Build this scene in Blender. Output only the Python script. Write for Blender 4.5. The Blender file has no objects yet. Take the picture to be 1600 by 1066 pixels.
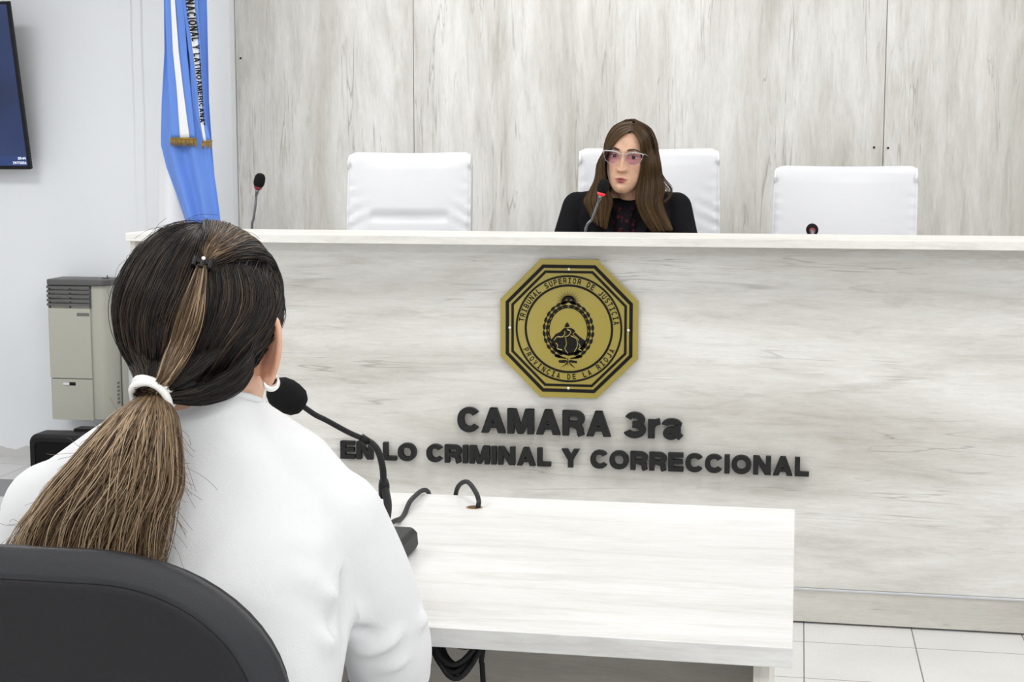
import bpy, bmesh, math, random
import numpy as np
from mathutils import Vector, Matrix
R = math.radians
random.seed(7)
rng = np.random.default_rng(11)
scene = bpy.context.scene
COL = scene.collection

# ---------------------------------------------------------------- camera
F, PITCH, YAW, ZC = 2381.3, .1203, .1859, 1.33
cam_d = bpy.data.cameras.new('camera')
cam = bpy.data.objects.new('camera', cam_d)
COL.objects.link(cam)
cam.location = (0, 0, ZC)
cam.rotation_euler = (math.pi/2 - PITCH, 0, YAW)
cam_d.sensor_width = 36
cam_d.lens = F/1600*36
cam_d.clip_start = .05
scene.camera = cam
# ---------------------------------------------------------------- world, lights, exposure
scene.view_settings.view_transform = 'Standard'
scene.view_settings.look = 'None'
scene.view_settings.gamma = 1
scene.view_settings.use_curve_mapping = False
scene.view_settings.exposure = 0.0
W = bpy.data.worlds.new('world'); scene.world = W; W.use_nodes = True
W.node_tree.nodes['Background'].inputs[0].default_value = (.9, .95, 1, 1)
W.node_tree.nodes['Background'].inputs[1].default_value = .3
LP = .73
def ceiling_lamp(x, y, sx, sy, power, col=(1, .99, .97)):
    l = bpy.data.lights.new('ceiling_panel_lamp', 'AREA'); l.shape = 'RECTANGLE'
    l.size = sx; l.size_y = sy; l.energy = power*LP; l.color = col
    o = bpy.data.objects.new('ceiling_panel_lamp', l); COL.objects.link(o)
    o.location = (x, y, 2.86)
    return o
for x, y, p in ((-3.0, 3.6, 58), (-.6, 3.2, 34), (1.6, 3.4, 40), (-3.0, 1.0, 26), (-.6, .9, 10), (1.6, 1.0, 26),
                (-2.6, -1.4, 62), (.2, -1.4, 62), (2.4, -1.4, 62), (-1.0, 5.3, 20), (1.6, 5.3, 22)):
    ceiling_lamp(x, y, 1.2, .6, p)

# ---------------------------------------------------------------- pixel -> world
def ray(x, y):
    X = (x-800)/F; U = -(y-533)/F
    c, s = math.cos(PITCH), math.sin(PITCH)
    yr = c+s*U; z = -s+c*U
    c2, s2 = math.cos(-YAW), math.sin(-YAW)
    return Vector((c2*X+s2*yr, -s2*X+c2*yr, z))
def P(x, y, Y):
    r = ray(x, y); return Vector((0, 0, ZC)) + r*(Y/r.y)
def PZ(x, y, Z):
    r = ray(x, y); return Vector((0, 0, ZC)) + r*((Z-ZC)/r.z)

# ---------------------------------------------------------------- materials
def newmat(name):
    m = bpy.data.materials.new(name); m.use_nodes = True
    return m, m.node_tree.nodes, m.node_tree.links, m.node_tree.nodes['Principled BSDF']
def plain(name, col, rough=.5, metal=0, spec=.5, bump=0, bscale=200, emis=None, estr=0, sheen=0, coat=0):
    m, N, L, b = newmat(name)
    b.inputs['Base Color'].default_value = (*col, 1); b.inputs['Roughness'].default_value = rough
    b.inputs['Metallic'].default_value = metal; b.inputs['Specular IOR Level'].default_value = spec
    if sheen: b.inputs['Sheen Weight'].default_value = sheen
    if coat: b.inputs['Coat Weight'].default_value = coat
    if emis: b.inputs['Emission Color'].default_value = (*emis, 1); b.inputs['Emission Strength'].default_value = estr
    n = N.new('ShaderNodeTexNoise'); n.inputs['Scale'].default_value = bscale; n.inputs['Detail'].default_value = 4
    tc = N.new('ShaderNodeTexCoord'); L.new(tc.outputs['Object'], n.inputs['Vector'])
    if bump:
        bp = N.new('ShaderNodeBump'); bp.inputs['Strength'].default_value = bump; bp.inputs['Distance'].default_value = .002
        L.new(n.outputs['Fac'], bp.inputs['Height']); L.new(bp.outputs['Normal'], b.inputs['Normal'])
    # slight roughness variation
    mr = N.new('ShaderNodeMapRange'); mr.inputs['To Min'].default_value = max(0, rough-.05); mr.inputs['To Max'].default_value = min(1, rough+.05)
    L.new(n.outputs['Fac'], mr.inputs['Value']); L.new(mr.outputs['Result'], b.inputs['Roughness'])
    return m
def ramp(N, stops):
    r = N.new('ShaderNodeValToRGB'); e = r.color_ramp.elements
    e[0].position, e[0].color = stops[0][0], (*stops[0][1], 1); e[1].position, e[1].color = stops[-1][0], (*stops[-1][1], 1)
    for p, c in stops[1:-1]:
        k = e.new(p); k.color = (*c, 1)
    return r
def math_n(N, L, op, a, b=None, c=None):
    n = N.new('ShaderNodeMath'); n.operation = op
    for i, v in enumerate((a, b, c)):
        if v is None: continue
        if isinstance(v, (int, float)): n.inputs[i].default_value = v
        else: L.new(v, n.inputs[i])
    return n.outputs[0]
def mixc(N, L, fac, a, b, mode='MIX'):
    n = N.new('ShaderNodeMix'); n.data_type = 'RGBA'; n.blend_type = mode
    if isinstance(fac, (int, float)): n.inputs[0].default_value = fac
    else: L.new(fac, n.inputs[0])
    for i, v in ((6, a), (7, b)):
        if isinstance(v, tuple): n.inputs[i].default_value = (*v, 1)
        else: L.new(v, n.inputs[i])
    return n.outputs[2]
def wood(name, axis, light=(.80, .79, .765), dark=(.62, .60, .565), seed=0, rough=.42, contrast=1.0, tint=None, cracks=True):
    """white-washed laminate, grain along the given axis"""
    m, N, L, b = newmat(name)
    tc = N.new('ShaderNodeTexCoord')
    def noise(along, across, detail, off, dist=0, rgh=.55):
        mp = N.new('ShaderNodeMapping')
        s = [across]*3; s['xyz'.index(axis)] = along
        mp.inputs['Scale'].default_value = s; mp.inputs['Location'].default_value = (seed*3.1+off, seed*1.7+off*2, seed*2.3+off)
        L.new(tc.outputs['Object'], mp.inputs['Vector'])
        n = N.new('ShaderNodeTexNoise'); n.inputs['Scale'].default_value = 1; n.inputs['Detail'].default_value = detail
        n.inputs['Roughness'].default_value = rgh; n.inputs['Distortion'].default_value = dist
        L.new(mp.outputs['Vector'], n.inputs['Vector']); return n.outputs['Fac']
    big = noise(.75, 4.4, 8, 0, .5, .62)
    mid = noise(3.0, 24, 7, 4, .6, .7)
    fine = noise(22, 190, 4, 9, .2, .75)
    cr = noise(.75, 17, 3.5, 15, 1.0, .55)
    d = tuple(l+(k-l)*contrast for l, k in zip(light, dark))
    r1 = ramp(N, [(.30, d), (.47, tuple(l*.55+k*.45 for l, k in zip(light, d))), (.60, light)])
    L.new(big, r1.inputs['Fac'])
    g2 = .93 - .02*contrast
    r2 = ramp(N, [(.34, (g2-.08, g2-.088, g2-.104)), (.48, (.965, .962, .957)), (.62, (1, 1, 1))]); L.new(mid, r2.inputs['Fac'])
    r3 = ramp(N, [(.3, (.895, .892, .882)), (.62, (1, 1, 1))]); L.new(fine, r3.inputs['Fac'])
    c = mixc(N, L, 1, r1.outputs['Color'], r2.outputs['Color'], 'MULTIPLY')
    c = mixc(N, L, 1, c, r3.outputs['Color'], 'MULTIPLY')
    if cracks:
        # hairline cracks: narrow band around the 0.5 level of a stretched noise, broken up by another noise
        a = math_n(N, L, 'ABSOLUTE', math_n(N, L, 'SUBTRACT', cr, .5))
        band = N.new('ShaderNodeMapRange'); band.inputs['From Min'].default_value = 0; band.inputs['From Max'].default_value = .011
        band.inputs['To Min'].default_value = 1; band.inputs['To Max'].default_value = 0; L.new(a, band.inputs['Value'])
        brk = noise(1.9, 6, 3, 31)
        bm_ = N.new('ShaderNodeMapRange'); bm_.inputs['From Min'].default_value = .50; bm_.inputs['From Max'].default_value = .60; L.new(brk, bm_.inputs['Value'])
        f = math_n(N, L, 'MULTIPLY', math_n(N, L, 'MULTIPLY', band.outputs[0], bm_.outputs[0]), .55)
        c = mixc(N, L, f, c, (.22, .20, .18))
        # a few knots
        mp = N.new('ShaderNodeMapping'); s = [3.2]*3; s['xyz'.index(axis)] = 1.3
        mp.inputs['Scale'].default_value = s; mp.inputs['Location'].default_value = (seed*.7, seed, seed*1.3); L.new(tc.outputs['Object'], mp.inputs['Vector'])
        v = N.new('ShaderNodeTexVoronoi'); v.inputs['Scale'].default_value = 1.0; L.new(mp.outputs['Vector'], v.inputs['Vector'])
        kn = N.new('ShaderNodeMapRange'); kn.inputs['From Min'].default_value = .012; kn.inputs['From Max'].default_value = .05
        kn.inputs['To Min'].default_value = .3; kn.inputs['To Max'].default_value = 0; L.new(v.outputs['Distance'], kn.inputs['Value'])
        c = mixc(N, L, kn.outputs[0], c, (.30, .25, .20))
    if tint: c = mixc(N, L, 1, c, tint, 'MULTIPLY')
    L.new(c, b.inputs['Base Color']); b.inputs['Roughness'].default_value = rough
    bp = N.new('ShaderNodeBump'); bp.inputs['Strength'].default_value = .06; bp.inputs['Distance'].default_value = .001
    L.new(fine, bp.inputs['Height']); L.new(bp.outputs['Normal'], b.inputs['Normal'])
    return m
def hair_mat(name, stops, rough=.38):
    m, N, L, b = newmat(name)
    at = N.new('ShaderNodeAttribute'); at.attribute_name = 'tone'
    r = ramp(N, stops); L.new(at.outputs['Fac'], r.inputs['Fac']); L.new(r.outputs['Color'], b.inputs['Base Color'])
    b.inputs['Roughness'].default_value = rough; b.inputs['Specular IOR Level'].default_value = .3
    b.inputs['Anisotropic'].default_value = .3
    return m
def skin_mat(name, base, lips=(.45, .09, .10)):
    m, N, L, b = newmat(name)
    at = N.new('ShaderNodeAttribute'); at.attribute_name = 'lip'
    ab = N.new('ShaderNodeAttribute'); ab.attribute_name = 'blush'
    tc = N.new('ShaderNodeTexCoord'); n = N.new('ShaderNodeTexNoise'); n.inputs['Scale'].default_value = 45; n.inputs['Detail'].default_value = 5
    L.new(tc.outputs['Object'], n.inputs['Vector'])
    r = ramp(N, [(.35, tuple(c*.9 for c in base)), (.65, tuple(min(1, c*1.06) for c in base))]); L.new(n.outputs['Fac'], r.inputs['Fac'])
    c = mixc(N, L, ab.outputs['Fac'], r.outputs['Color'], (base[0]*.95, base[1]*.62, base[2]*.55))
    c = mixc(N, L, at.outputs['Fac'], c, lips)
    L.new(c, b.inputs['Base Color']); b.inputs['Roughness'].default_value = .48
    b.inputs['Subsurface Weight'].default_value = .12; b.inputs['Subsurface Radius'].default_value = (.012, .004, .002)
    b.inputs['Subsurface Scale'].default_value = .5
    return m

M = {}
M['bench'] = wood('whitewashed_oak_bench', 'x', seed=1, light=(.77, .765, .745), dark=(.55, .53, .49))
M['plinth'] = wood('whitewashed_oak_plinth', 'x', seed=5, light=(.66, .65, .61), dark=(.52, .50, .46))
M['counter'] = wood('whitewashed_oak_counter', 'x', seed=2, light=(.80, .80, .775), dark=(.70, .69, .66), contrast=.8, cracks=False)
M['table'] = wood('whitewashed_oak_table', 'x', seed=3, light=(.70, .702, .70), dark=(.60, .60, .59), contrast=1, cracks=False, rough=.35)
M['tableleg'] = wood('whitewashed_oak_leg', 'z', seed=4, light=(.74, .72, .66), dark=(.58, .56, .50))
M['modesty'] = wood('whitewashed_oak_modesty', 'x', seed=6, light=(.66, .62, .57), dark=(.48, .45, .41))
for i in range(4):
    M['panel%d' % i] = wood('whitewashed_oak_wall_%d' % i, 'z', seed=7.3+i*2.9, light=(.88, .877, .86), dark=(.60, .58, .54), rough=.5)
M['black'] = plain('black_plastic', (.012, .012, .013), .45, spec=.18)
M['blackmatte'] = plain('black_matte_paint', (.018, .018, .018), .55, spec=.18, bump=.1, bscale=300)
M['foam'] = plain('black_foam', (.010, .010, .011), .95, spec=.15, bump=.9, bscale=700)
M['rubber'] = plain('black_rubber_cable', (.02, .02, .021), .5, spec=.18)
M['ring'] = plain('red_light_ring', (.75, .03, .05), .4, emis=(1, .05, .08), estr=.35)
M['ringoff'] = plain('dull_red_ring', (.22, .01, .02), .4)
M['steel'] = plain('dark_chrome_gooseneck', (.22, .22, .23), .28, metal=1)
M['alu'] = plain('aluminium_strip', (.62, .63, .66), .35, metal=.8)
M['gold'] = plain('gold_plate', (.37, .30, .065), .30, metal=.35, bump=.02, bscale=8, coat=.4)
M['engrave'] = plain('black_print', (.010, .009, .008), .3, spec=.18)
M['screw'] = plain('steel_screw', (.75, .75, .74), .3, metal=.9)
M['leather'] = plain('white_leather', (.74, .75, .785), .36, bump=.12, bscale=260)
M['stitch'] = plain('white_piping', (.80, .81, .83), .5)
M['chrome'] = plain('chrome', (.7, .7, .72), .15, metal=1)
M['heater'] = plain('beige_enamel', (.46, .46, .40), .38)
M['heaterdark'] = plain('dark_grey_enamel', (.10, .10, .10), .45)
M['grey'] = plain('grey_plate', (.16, .16, .155), .5)
M['charcoal'] = plain('charcoal_plastic', (.009, .009, .011), .45, spec=.28, bump=.35, bscale=900)
M['charcoalrim'] = plain('charcoal_plastic_rim', (.017, .018, .022), .38, spec=.38, bump=.25, bscale=900)
M['seatfabric'] = plain('black_seat_cloth', (.016, .016, .018), .9, bump=.6, bscale=700)
M['knit'] = plain('white_knit', (.74, .75, .765), .9, spec=.2, bump=.35, bscale=900, sheen=.25)
M['hairtie'] = plain('white_hair_tie', (.85, .84, .82), .8, bump=.4, bscale=500)
M['clip'] = plain('black_glossy_clip', (.005, .005, .006), .22, spec=.35)
M['gem'] = plain('clear_gem', (.9, .9, .92), .05, metal=.6)
M['silver'] = plain('pearly_silver', (.88, .87, .85), .18, metal=.55)
M['denim'] = plain('dark_trousers', (.03, .035, .05), .85, bump=.3, bscale=600)
M['shoe'] = plain('dark_shoe', (.02, .018, .016), .4)
M['suit'] = plain('black_suit_cloth', (.006, .006, .0075), .85, spec=.15, bump=.2, bscale=900)
M['blouse'] = plain('black_blouse', (.012, .008, .012), .6)
M['scarf'] = plain('dark_red_print', (.10, .008, .015), .6)
M['eyewhite'] = plain('eye_white', (.72, .70, .68), .2)
M['iris'] = plain('dark_iris', (.03, .018, .012), .15)
M['brow'] = plain('brow_hair', (.035, .025, .02), .7)
M['frame'] = plain('silver_frame', (.50, .51, .53), .28, metal=.7)
M['skin'] = skin_mat('skin_warm', (.74, .45, .31))
M['skinpale'] = skin_mat('skin_light', (.66, .40, .27), lips=(.25, .018, .038))
M['hairdark'] = hair_mat('dark_hair_with_highlights', [(0, (.006, .005, .005)), (.30, (.018, .014, .012)), (.55, (.10, .062, .036)), (.78, (.27, .18, .10)), (1, (.52, .40, .27))])
M['hairbrown'] = hair_mat('brown_hair', [(0, (.010, .006, .004)), (.4, (.052, .027, .009)), (.7, (.135, .074, .024)), (1, (.30, .18, .07))], .35)
M['flagblue'] = plain('sky_blue_cloth', (.125, .27, .76), .7, bump=.25, bscale=800, sheen=.2)
M['flagwhite'] = plain('white_cloth', (.84, .85, .88), .7, bump=.25, bscale=800)
M['fringe'] = plain('gold_fringe', (.34, .22, .04), .5, metal=.3, bump=.8, bscale=500)
M['polewood'] = plain('varnished_pole', (.22, .11, .05), .35)
M['glasslens'], N_, L_, b_ = newmat('purple_tinted_lens')
b_.inputs['Base Color'].default_value = (.80, .68, .86, 1); b_.inputs['Transmission Weight'].default_value = 1
b_.inputs['Roughness'].default_value = .02; b_.inputs['IOR'].default_value = 1.05
# screen: deep blue picture
m, N, L, b = newmat('screen_blue'); M['screen'] = m
tc = N.new('ShaderNodeTexCoord'); mp = N.new('ShaderNodeMapping'); mp.inputs['Location'].default_value = (3.3, 0, -1.55); mp.inputs['Scale'].default_value = (2.2, 2.2, 2.2)
L.new(tc.outputs['Object'], mp.inputs['Vector'])
gr = N.new('ShaderNodeTexNoise'); gr.inputs['Scale'].default_value = 1.3; gr.inputs['Detail'].default_value = 1; L.new(mp.outputs['Vector'], gr.inputs['Vector'])
rr = ramp(N, [(.3, (.006, .018, .085)), (.6, (.02, .065, .26)), (.8, (.07, .11, .30))]); L.new(gr.outputs['Fac'], rr.inputs['Fac'])
b.inputs['Base Color'].default_value = (.005, .005, .01, 1); b.inputs['Roughness'].default_value = .15
L.new(rr.outputs['Color'], b.inputs['Emission Color']); b.inputs['Emission Strength'].default_value = .42
M['screentext'] = plain('screen_text', (.5, .5, .55), .4, emis=(.8, .85, 1), estr=.8)
M['screenbar'] = plain('screen_bar', (.01, .02, .06), .3, emis=(.01, .03, .12), estr=1)
# floor
m, N, L, b = newmat('floor_tiles'); M['floor'] = m
tc = N.new('ShaderNodeTexCoord'); sp = N.new('ShaderNodeSeparateXYZ'); L.new(tc.outputs['Object'], sp.inputs[0])
X_, Y_ = sp.outputs[0], sp.outputs[1]
far = math_n(N, L, 'GREATER_THAN', Y_, 4.9)
ys = math_n(N, L, 'SUBTRACT', Y_, math_n(N, L, 'MULTIPLY_ADD', far, 5.42-4.158, 4.158))
def joint(v, off, step=.3, w=.0035):
    t = math_n(N, L, 'DIVIDE', math_n(N, L, 'SUBTRACT', v, off), step)
    fr = math_n(N, L, 'FRACT', math_n(N, L, 'ADD', t, 100.5))
    d = math_n(N, L, 'ABSOLUTE', math_n(N, L, 'SUBTRACT', fr, .5))
    return math_n(N, L, 'LESS_THAN', d, w/step/2*1.0)
jt = math_n(N, L, 'MAXIMUM', joint(X_, .0382), joint(ys, 0))
n1 = N.new('ShaderNodeTexNoise'); n1.inputs['Scale'].default_value = 3; n1.inputs['Detail'].default_value = 6; L.new(tc.outputs['Object'], n1.inputs['Vector'])
n2 = N.new('ShaderNodeTexNoise'); n2.inputs['Scale'].default_value = 260; n2.inputs['Detail'].default_value = 2; L.new(tc.outputs['Object'], n2.inputs['Vector'])
r1 = ramp(N, [(.35, (.62, .62, .61)), (.65, (.68, .68, .67))]); L.new(n1.outputs['Fac'], r1.inputs['Fac'])
r2 = ramp(N, [(.30, (.74, .74, .73)), (.42, (1, 1, 1))]); L.new(n2.outputs['Fac'], r2.inputs['Fac'])
c = mixc(N, L, 1, r1.outputs['Color'], r2.outputs['Color'], 'MULTIPLY')
st = math_n(N, L, 'MULTIPLY', math_n(N, L, 'GREATER_THAN', Y_, 5.42), math_n(N, L, 'LESS_THAN', Y_, 5.72))
c = mixc(N, L, st, c, (.16, .165, .175)); c = mixc(N, L, jt, c, (.17, .165, .16))
L.new(c, b.inputs['Base Color']); b.inputs['Roughness'].default_value = .3
# white plaster wall with drip stains and patched base
m, N, L, b = newmat('white_plaster'); M['wall'] = m
tc = N.new('ShaderNodeTexCoord'); sp = N.new('ShaderNodeSeparateXYZ'); L.new(tc.outputs['Object'], sp.inputs[0]); X_, Z_ = sp.outputs[0], sp.outputs[2]
n1 = N.new('ShaderNodeTexNoise'); n1.inputs['Scale'].default_value = 1.2; n1.inputs['Detail'].default_value = 6; L.new(tc.outputs['Object'], n1.inputs['Vector'])
r1 = ramp(N, [(.3, (.80, .83, .87)), (.7, (.84, .865, .90))]); L.new(n1.outputs['Fac'], r1.inputs['Fac']); c = r1.outputs['Color']
for xs, wd, lo in ((P(204, 0, 6.1656).x, .006, 1.1), (P(220, 0, 6.1656).x, .008, .9)):
    mp = N.new('ShaderNodeMapping'); mp.inputs['Scale'].default_value = (1, 1, 2.0); L.new(tc.outputs['Object'], mp.inputs['Vector'])
    nn = N.new('ShaderNodeTexNoise'); nn.inputs['Scale'].default_value = 1.5; nn.inputs['Detail'].default_value = 5; L.new(mp.outputs['Vector'], nn.inputs['Vector'])
    xx = math_n(N, L, 'MULTIPLY_ADD', nn.outputs['Fac'], .018, X_)
    d = math_n(N, L, 'ABSOLUTE', math_n(N, L, 'SUBTRACT', xx, xs+.009))
    mr = N.new('ShaderNodeMapRange'); mr.inputs['From Max'].default_value = wd; mr.inputs['From Min'].default_value = 0; mr.inputs['To Min'].default_value = .5; mr.inputs['To Max'].default_value = 0; L.new(d, mr.inputs['Value'])
    mz = N.new('ShaderNodeMapRange'); mz.inputs['From Min'].default_value = lo; mz.inputs['From Max'].default_value = 2.1; mz.inputs['To Min'].default_value = .1; L.new(Z_, mz.inputs['Value'])
    c = mixc(N, L, math_n(N, L, 'MULTIPLY', mr.outputs[0], mz.outputs[0]), c, (.36, .34, .30))
n3 = N.new('ShaderNodeTexNoise'); n3.inputs['Scale'].default_value = 9; n3.inputs['Detail'].default_value = 3; L.new(tc.outputs['Object'], n3.inputs['Vector'])
zb = math_n(N, L, 'MULTIPLY_ADD', n3.outputs['Fac'], .07, Z_)
lowm = math_n(N, L, 'LESS_THAN', zb, .085)
c = mixc(N, L, math_n(N, L, 'MULTIPLY', lowm, .8), c, (.52, .51, .49))
L.new(c, b.inputs['Base Color']); b.inputs['Roughness'].default_value = .6
bp = N.new('ShaderNodeBump'); bp.inputs['Strength'].default_value = .15; bp.inputs['Distance'].default_value = .003; n4 = N.new('ShaderNodeTexNoise'); n4.inputs['Scale'].default_value = 40
L.new(tc.outputs['Object'], n4.inputs['Vector']); L.new(n4.outputs['Fac'], bp.inputs['Height']); L.new(bp.outputs['Normal'], b.inputs['Normal'])
M['paint'] = plain('white_paint', (.76, .77, .79), .7)
M['ceil'] = plain('ceiling_paint', (.82, .82, .82), .8)

# ---------------------------------------------------------------- mesh helpers
class MB:
    def __init__(s): s.v = []; s.f = []
    def add(s, vs, fs):
        o = len(s.v); s.v += [tuple(v) for v in vs]; s.f += [tuple(o+i for i in f) for f in fs]; return s
    def box(s, x0, x1, y0, y1, z0, z1):
        return s.add([(x0, y0, z0), (x1, y0, z0), (x1, y1, z0), (x0, y1, z0), (x0, y0, z1), (x1, y0, z1), (x1, y1, z1), (x0, y1, z1)],
                     [(0, 3, 2, 1), (4, 5, 6, 7), (0, 1, 5, 4), (1, 2, 6, 5), (2, 3, 7, 6), (3, 0, 4, 7)])
    def loft(s, rings, caps=True, closed=True):
        n = len(rings[0]); vs = [p for r in rings for p in r]; fs = []
        for i in range(len(rings)-1):
            for j in range(n if closed else n-1):
                k = (j+1) % n; fs.append((i*n+j, i*n+k, (i+1)*n+k, (i+1)*n+j))
        if caps: fs.append(tuple(range(n-1, -1, -1))); fs.append(tuple((len(rings)-1)*n+j for j in range(n)))
        return s.add(vs, fs)
    def tube(s, path, rad, n=12, caps=True, round_ends=False):
        pts = [Vector(p) for p in path]
        rd = list(rad) if hasattr(rad, '__len__') else [rad]*len(pts)
        rings = []; prev = None
        for i, p in enumerate(pts):
            t = (pts[min(i+1, len(pts)-1)]-pts[max(i-1, 0)]).normalized()
            if prev is None:
                a = Vector((0, 0, 1)) if abs(t.z) < .9 else Vector((1, 0, 0)); u = t.cross(a).normalized()
            else: u = (prev-t*prev.dot(t)).normalized()
            w = t.cross(u); prev = u
            rings.append([p+(u*math.cos(2*math.pi*k/n)+w*math.sin(2*math.pi*k/n))*rd[i] for k in range(n)])
        if round_ends:
            s.ball(pts[0], rd[0]*.998); s.ball(pts[-1], rd[-1]*.998)
        return s.loft(rings, caps)
    def ball(s, c, r, nu=20, nv=12, rot=None):
        r = (r, r, r) if not hasattr(r, '__len__') else r
        c = Vector(c); rings = []
        for i in range(1, nv):
            th = math.pi*i/nv
            rings.append([(r[0]*math.sin(th)*math.cos(2*math.pi*j/nu), r[1]*math.sin(th)*math.sin(2*math.pi*j/nu), -r[2]*math.cos(th)) for j in range(nu)])
        vs = [(0, 0, -r[2])]+[p for q in rings for p in q]+[(0, 0, r[2])]
        fs = [(0, 1+(j+1) % nu, 1+j) for j in range(nu)]
        for i in range(len(rings)-1):
            for j in range(nu):
                k = (j+1) % nu; fs.append((1+i*nu+j, 1+i*nu+k, 1+(i+1)*nu+k, 1+(i+1)*nu+j))
        b0 = 1+(len(rings)-1)*nu; fs += [(b0+j, b0+(j+1) % nu, len(vs)-1) for j in range(nu)]
        vs = [Vector(v) for v in vs]
        if rot is not None: vs = [rot @ v for v in vs]
        return s.add([v+c for v in vs], fs)
    def prism(s, poly, fr, d0, d1):
        """poly: 2-D points; fr(u,v,d)->3-D; extruded between depths d0,d1 (poly counter-clockwise seen from +d)"""
        n = len(poly)
        return s.add([fr(u, v, d0) for u, v in poly]+[fr(u, v, d1) for u, v in poly],
                     [tuple(range(n-1, -1, -1)), tuple(range(n, 2*n))]+[(i, (i+1) % n, n+(i+1) % n, n+i) for i in range(n)])
    def ringprism(s, outer, inner, fr, d0, d1):
        n = len(outer); vs = [fr(u, v, d) for d in (d0, d1) for poly in (outer, inner) for u, v in poly]; fs = []
        for i in range(n):
            k = (i+1) % n
            fs += [(2*n+i, 2*n+k, 3*n+k, 3*n+i), (i, n+i, n+k, k), (i, k, 2*n+k, 2*n+i), (n+i, 3*n+i, 3*n+k, n+k)]
        return s.add(vs, fs)
    def lathe(s, prof, c=(0, 0, 0), n=32, axis=None):
        c = Vector(c); q = Vector((0, 0, 1)).rotation_difference(Vector(axis)) if axis is not None else None
        rings = []
        for r, z in prof:
            ring = [Vector((r*math.cos(2*math.pi*j/n), r*math.sin(2*math.pi*j/n), z)) for j in range(n)]
            if q: ring = [q @ v for v in ring]
            rings.append([v+c for v in ring])
        return s.loft(rings)
    def build(s, name, mat, parent=None, smooth=False, bevel=0, kind=None, seg=2, attrs=None, sub=0):
        me = bpy.data.meshes.new(name)
        off = Vector((0, 0, 0))
        if parent is not None:
            q = parent
            while q is not None: off += q.location; q = q.parent
        if isinstance(s.v, np.ndarray): vv = (s.v-np.array(off)).tolist()
        else: vv = [(v[0]-off.x, v[1]-off.y, v[2]-off.z) for v in s.v]
        me.from_pydata(vv, [], s.f); me.update()
        if not isinstance(s.v, np.ndarray):
            b_ = bmesh.new(); b_.from_mesh(me); bmesh.ops.recalc_face_normals(b_, faces=b_.faces); b_.to_mesh(me); b_.free()
        if attrs:
            for k, a in attrs.items():
                at = me.attributes.new(k, 'FLOAT', 'POINT'); at.data.foreach_set('value', np.asarray(a, dtype=np.float32))
        me.materials.append(mat)
        o = bpy.data.objects.new(name, me); COL.objects.link(o)
        if parent is not None: o.parent = parent
        if smooth:
            me.polygons.foreach_set('use_smooth', [True]*len(me.polygons))
        if bevel:
            bv = o.modifiers.new('bevel', 'BEVEL'); bv.width = bevel; bv.segments = seg; bv.limit_method = 'ANGLE'; bv.angle_limit = R(40)
            bv.harden_normals = False
            if not smooth: me.polygons.foreach_set('use_smooth', [False]*len(me.polygons))
        if sub:
            sm = o.modifiers.new('sub', 'SUBSURF'); sm.levels = sub; sm.render_levels = sub
        if kind: o['kind'] = kind
        return o
def thing(name, label, cat, loc=(0, 0, 0), group=None):
    o = bpy.data.objects.new(name, None); COL.objects.link(o); o.location = loc
    o.empty_display_size = .1
    o['label'] = label; o['category'] = cat
    if group: o['group'] = group
    return o
def tag(o, label, cat, group=None):
    o['label'] = label; o['category'] = cat
    if group: o['group'] = group
    return o
def spline(pts, n=40):
    """Catmull-Rom through points"""
    p = [Vector(q) for q in pts]; p = [p[0]*2-p[1]]+p+[p[-1]*2-p[-2]]; out = []
    segs = len(p)-3
    for i in range(n+1):
        t = i/n*segs; k = min(int(t), segs-1); t -= k; a, b, c, d = p[k:k+4]
        out.append(.5*((2*b)+(c-a)*t+(2*a-5*b+4*c-d)*t*t+(3*b-a-3*c+d)*t**3))
    return out
def smoothobj(o):
    o.data.polygons.foreach_set('use_smooth', [True]*len(o.data.polygons)); return o
def remesh(mb, voxel, smooth=6, factor=.5):
    """union of closed pieces into one continuous skin, returned as (verts array, faces)"""
    me = bpy.data.meshes.new('tmp'); me.from_pydata([tuple(v) for v in mb.v], [], mb.f); me.update()
    b_ = bmesh.new(); b_.from_mesh(me); bmesh.ops.recalc_face_normals(b_, faces=b_.faces); b_.to_mesh(me); b_.free()
    o = bpy.data.objects.new('tmp', me); COL.objects.link(o)
    r = o.modifiers.new('r', 'REMESH'); r.mode = 'VOXEL'; r.voxel_size = voxel
    if smooth:
        s = o.modifiers.new('s', 'SMOOTH'); s.factor = factor; s.iterations = smooth
    dg = bpy.context.evaluated_depsgraph_get(); ev = o.evaluated_get(dg); m2 = ev.to_mesh()
    v = np.empty(len(m2.vertices)*3); m2.vertices.foreach_get('co', v)
    nr = np.empty(len(m2.vertices)*3); m2.vertices.foreach_get('normal', nr)
    fs = [tuple(p.vertices) for p in m2.polygons]
    ev.to_mesh_clear(); bpy.data.objects.remove(o); bpy.data.meshes.remove(me)
    out = MB(); out.v = v.reshape(-1, 3); out.f = fs; out.n = nr.reshape(-1, 3)
    return out
def bump_seg(m, a, b, w, h):
    """raise (h>0) or crease (h<0) a fold along segment a-b on a remeshed skin"""
    a = np.array(a); b = np.array(b); d = b-a; t = np.clip(((m.v-a)@d)/(d@d), 0, 1)
    dist = np.linalg.norm(m.v-(a+t[:, None]*d), axis=1)
    m.v = m.v+m.n*(h*np.exp(-(dist/w)**2)*np.sin(np.pi*np.clip(t*.9+.05, 0, 1))**.5)[:, None]
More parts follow.
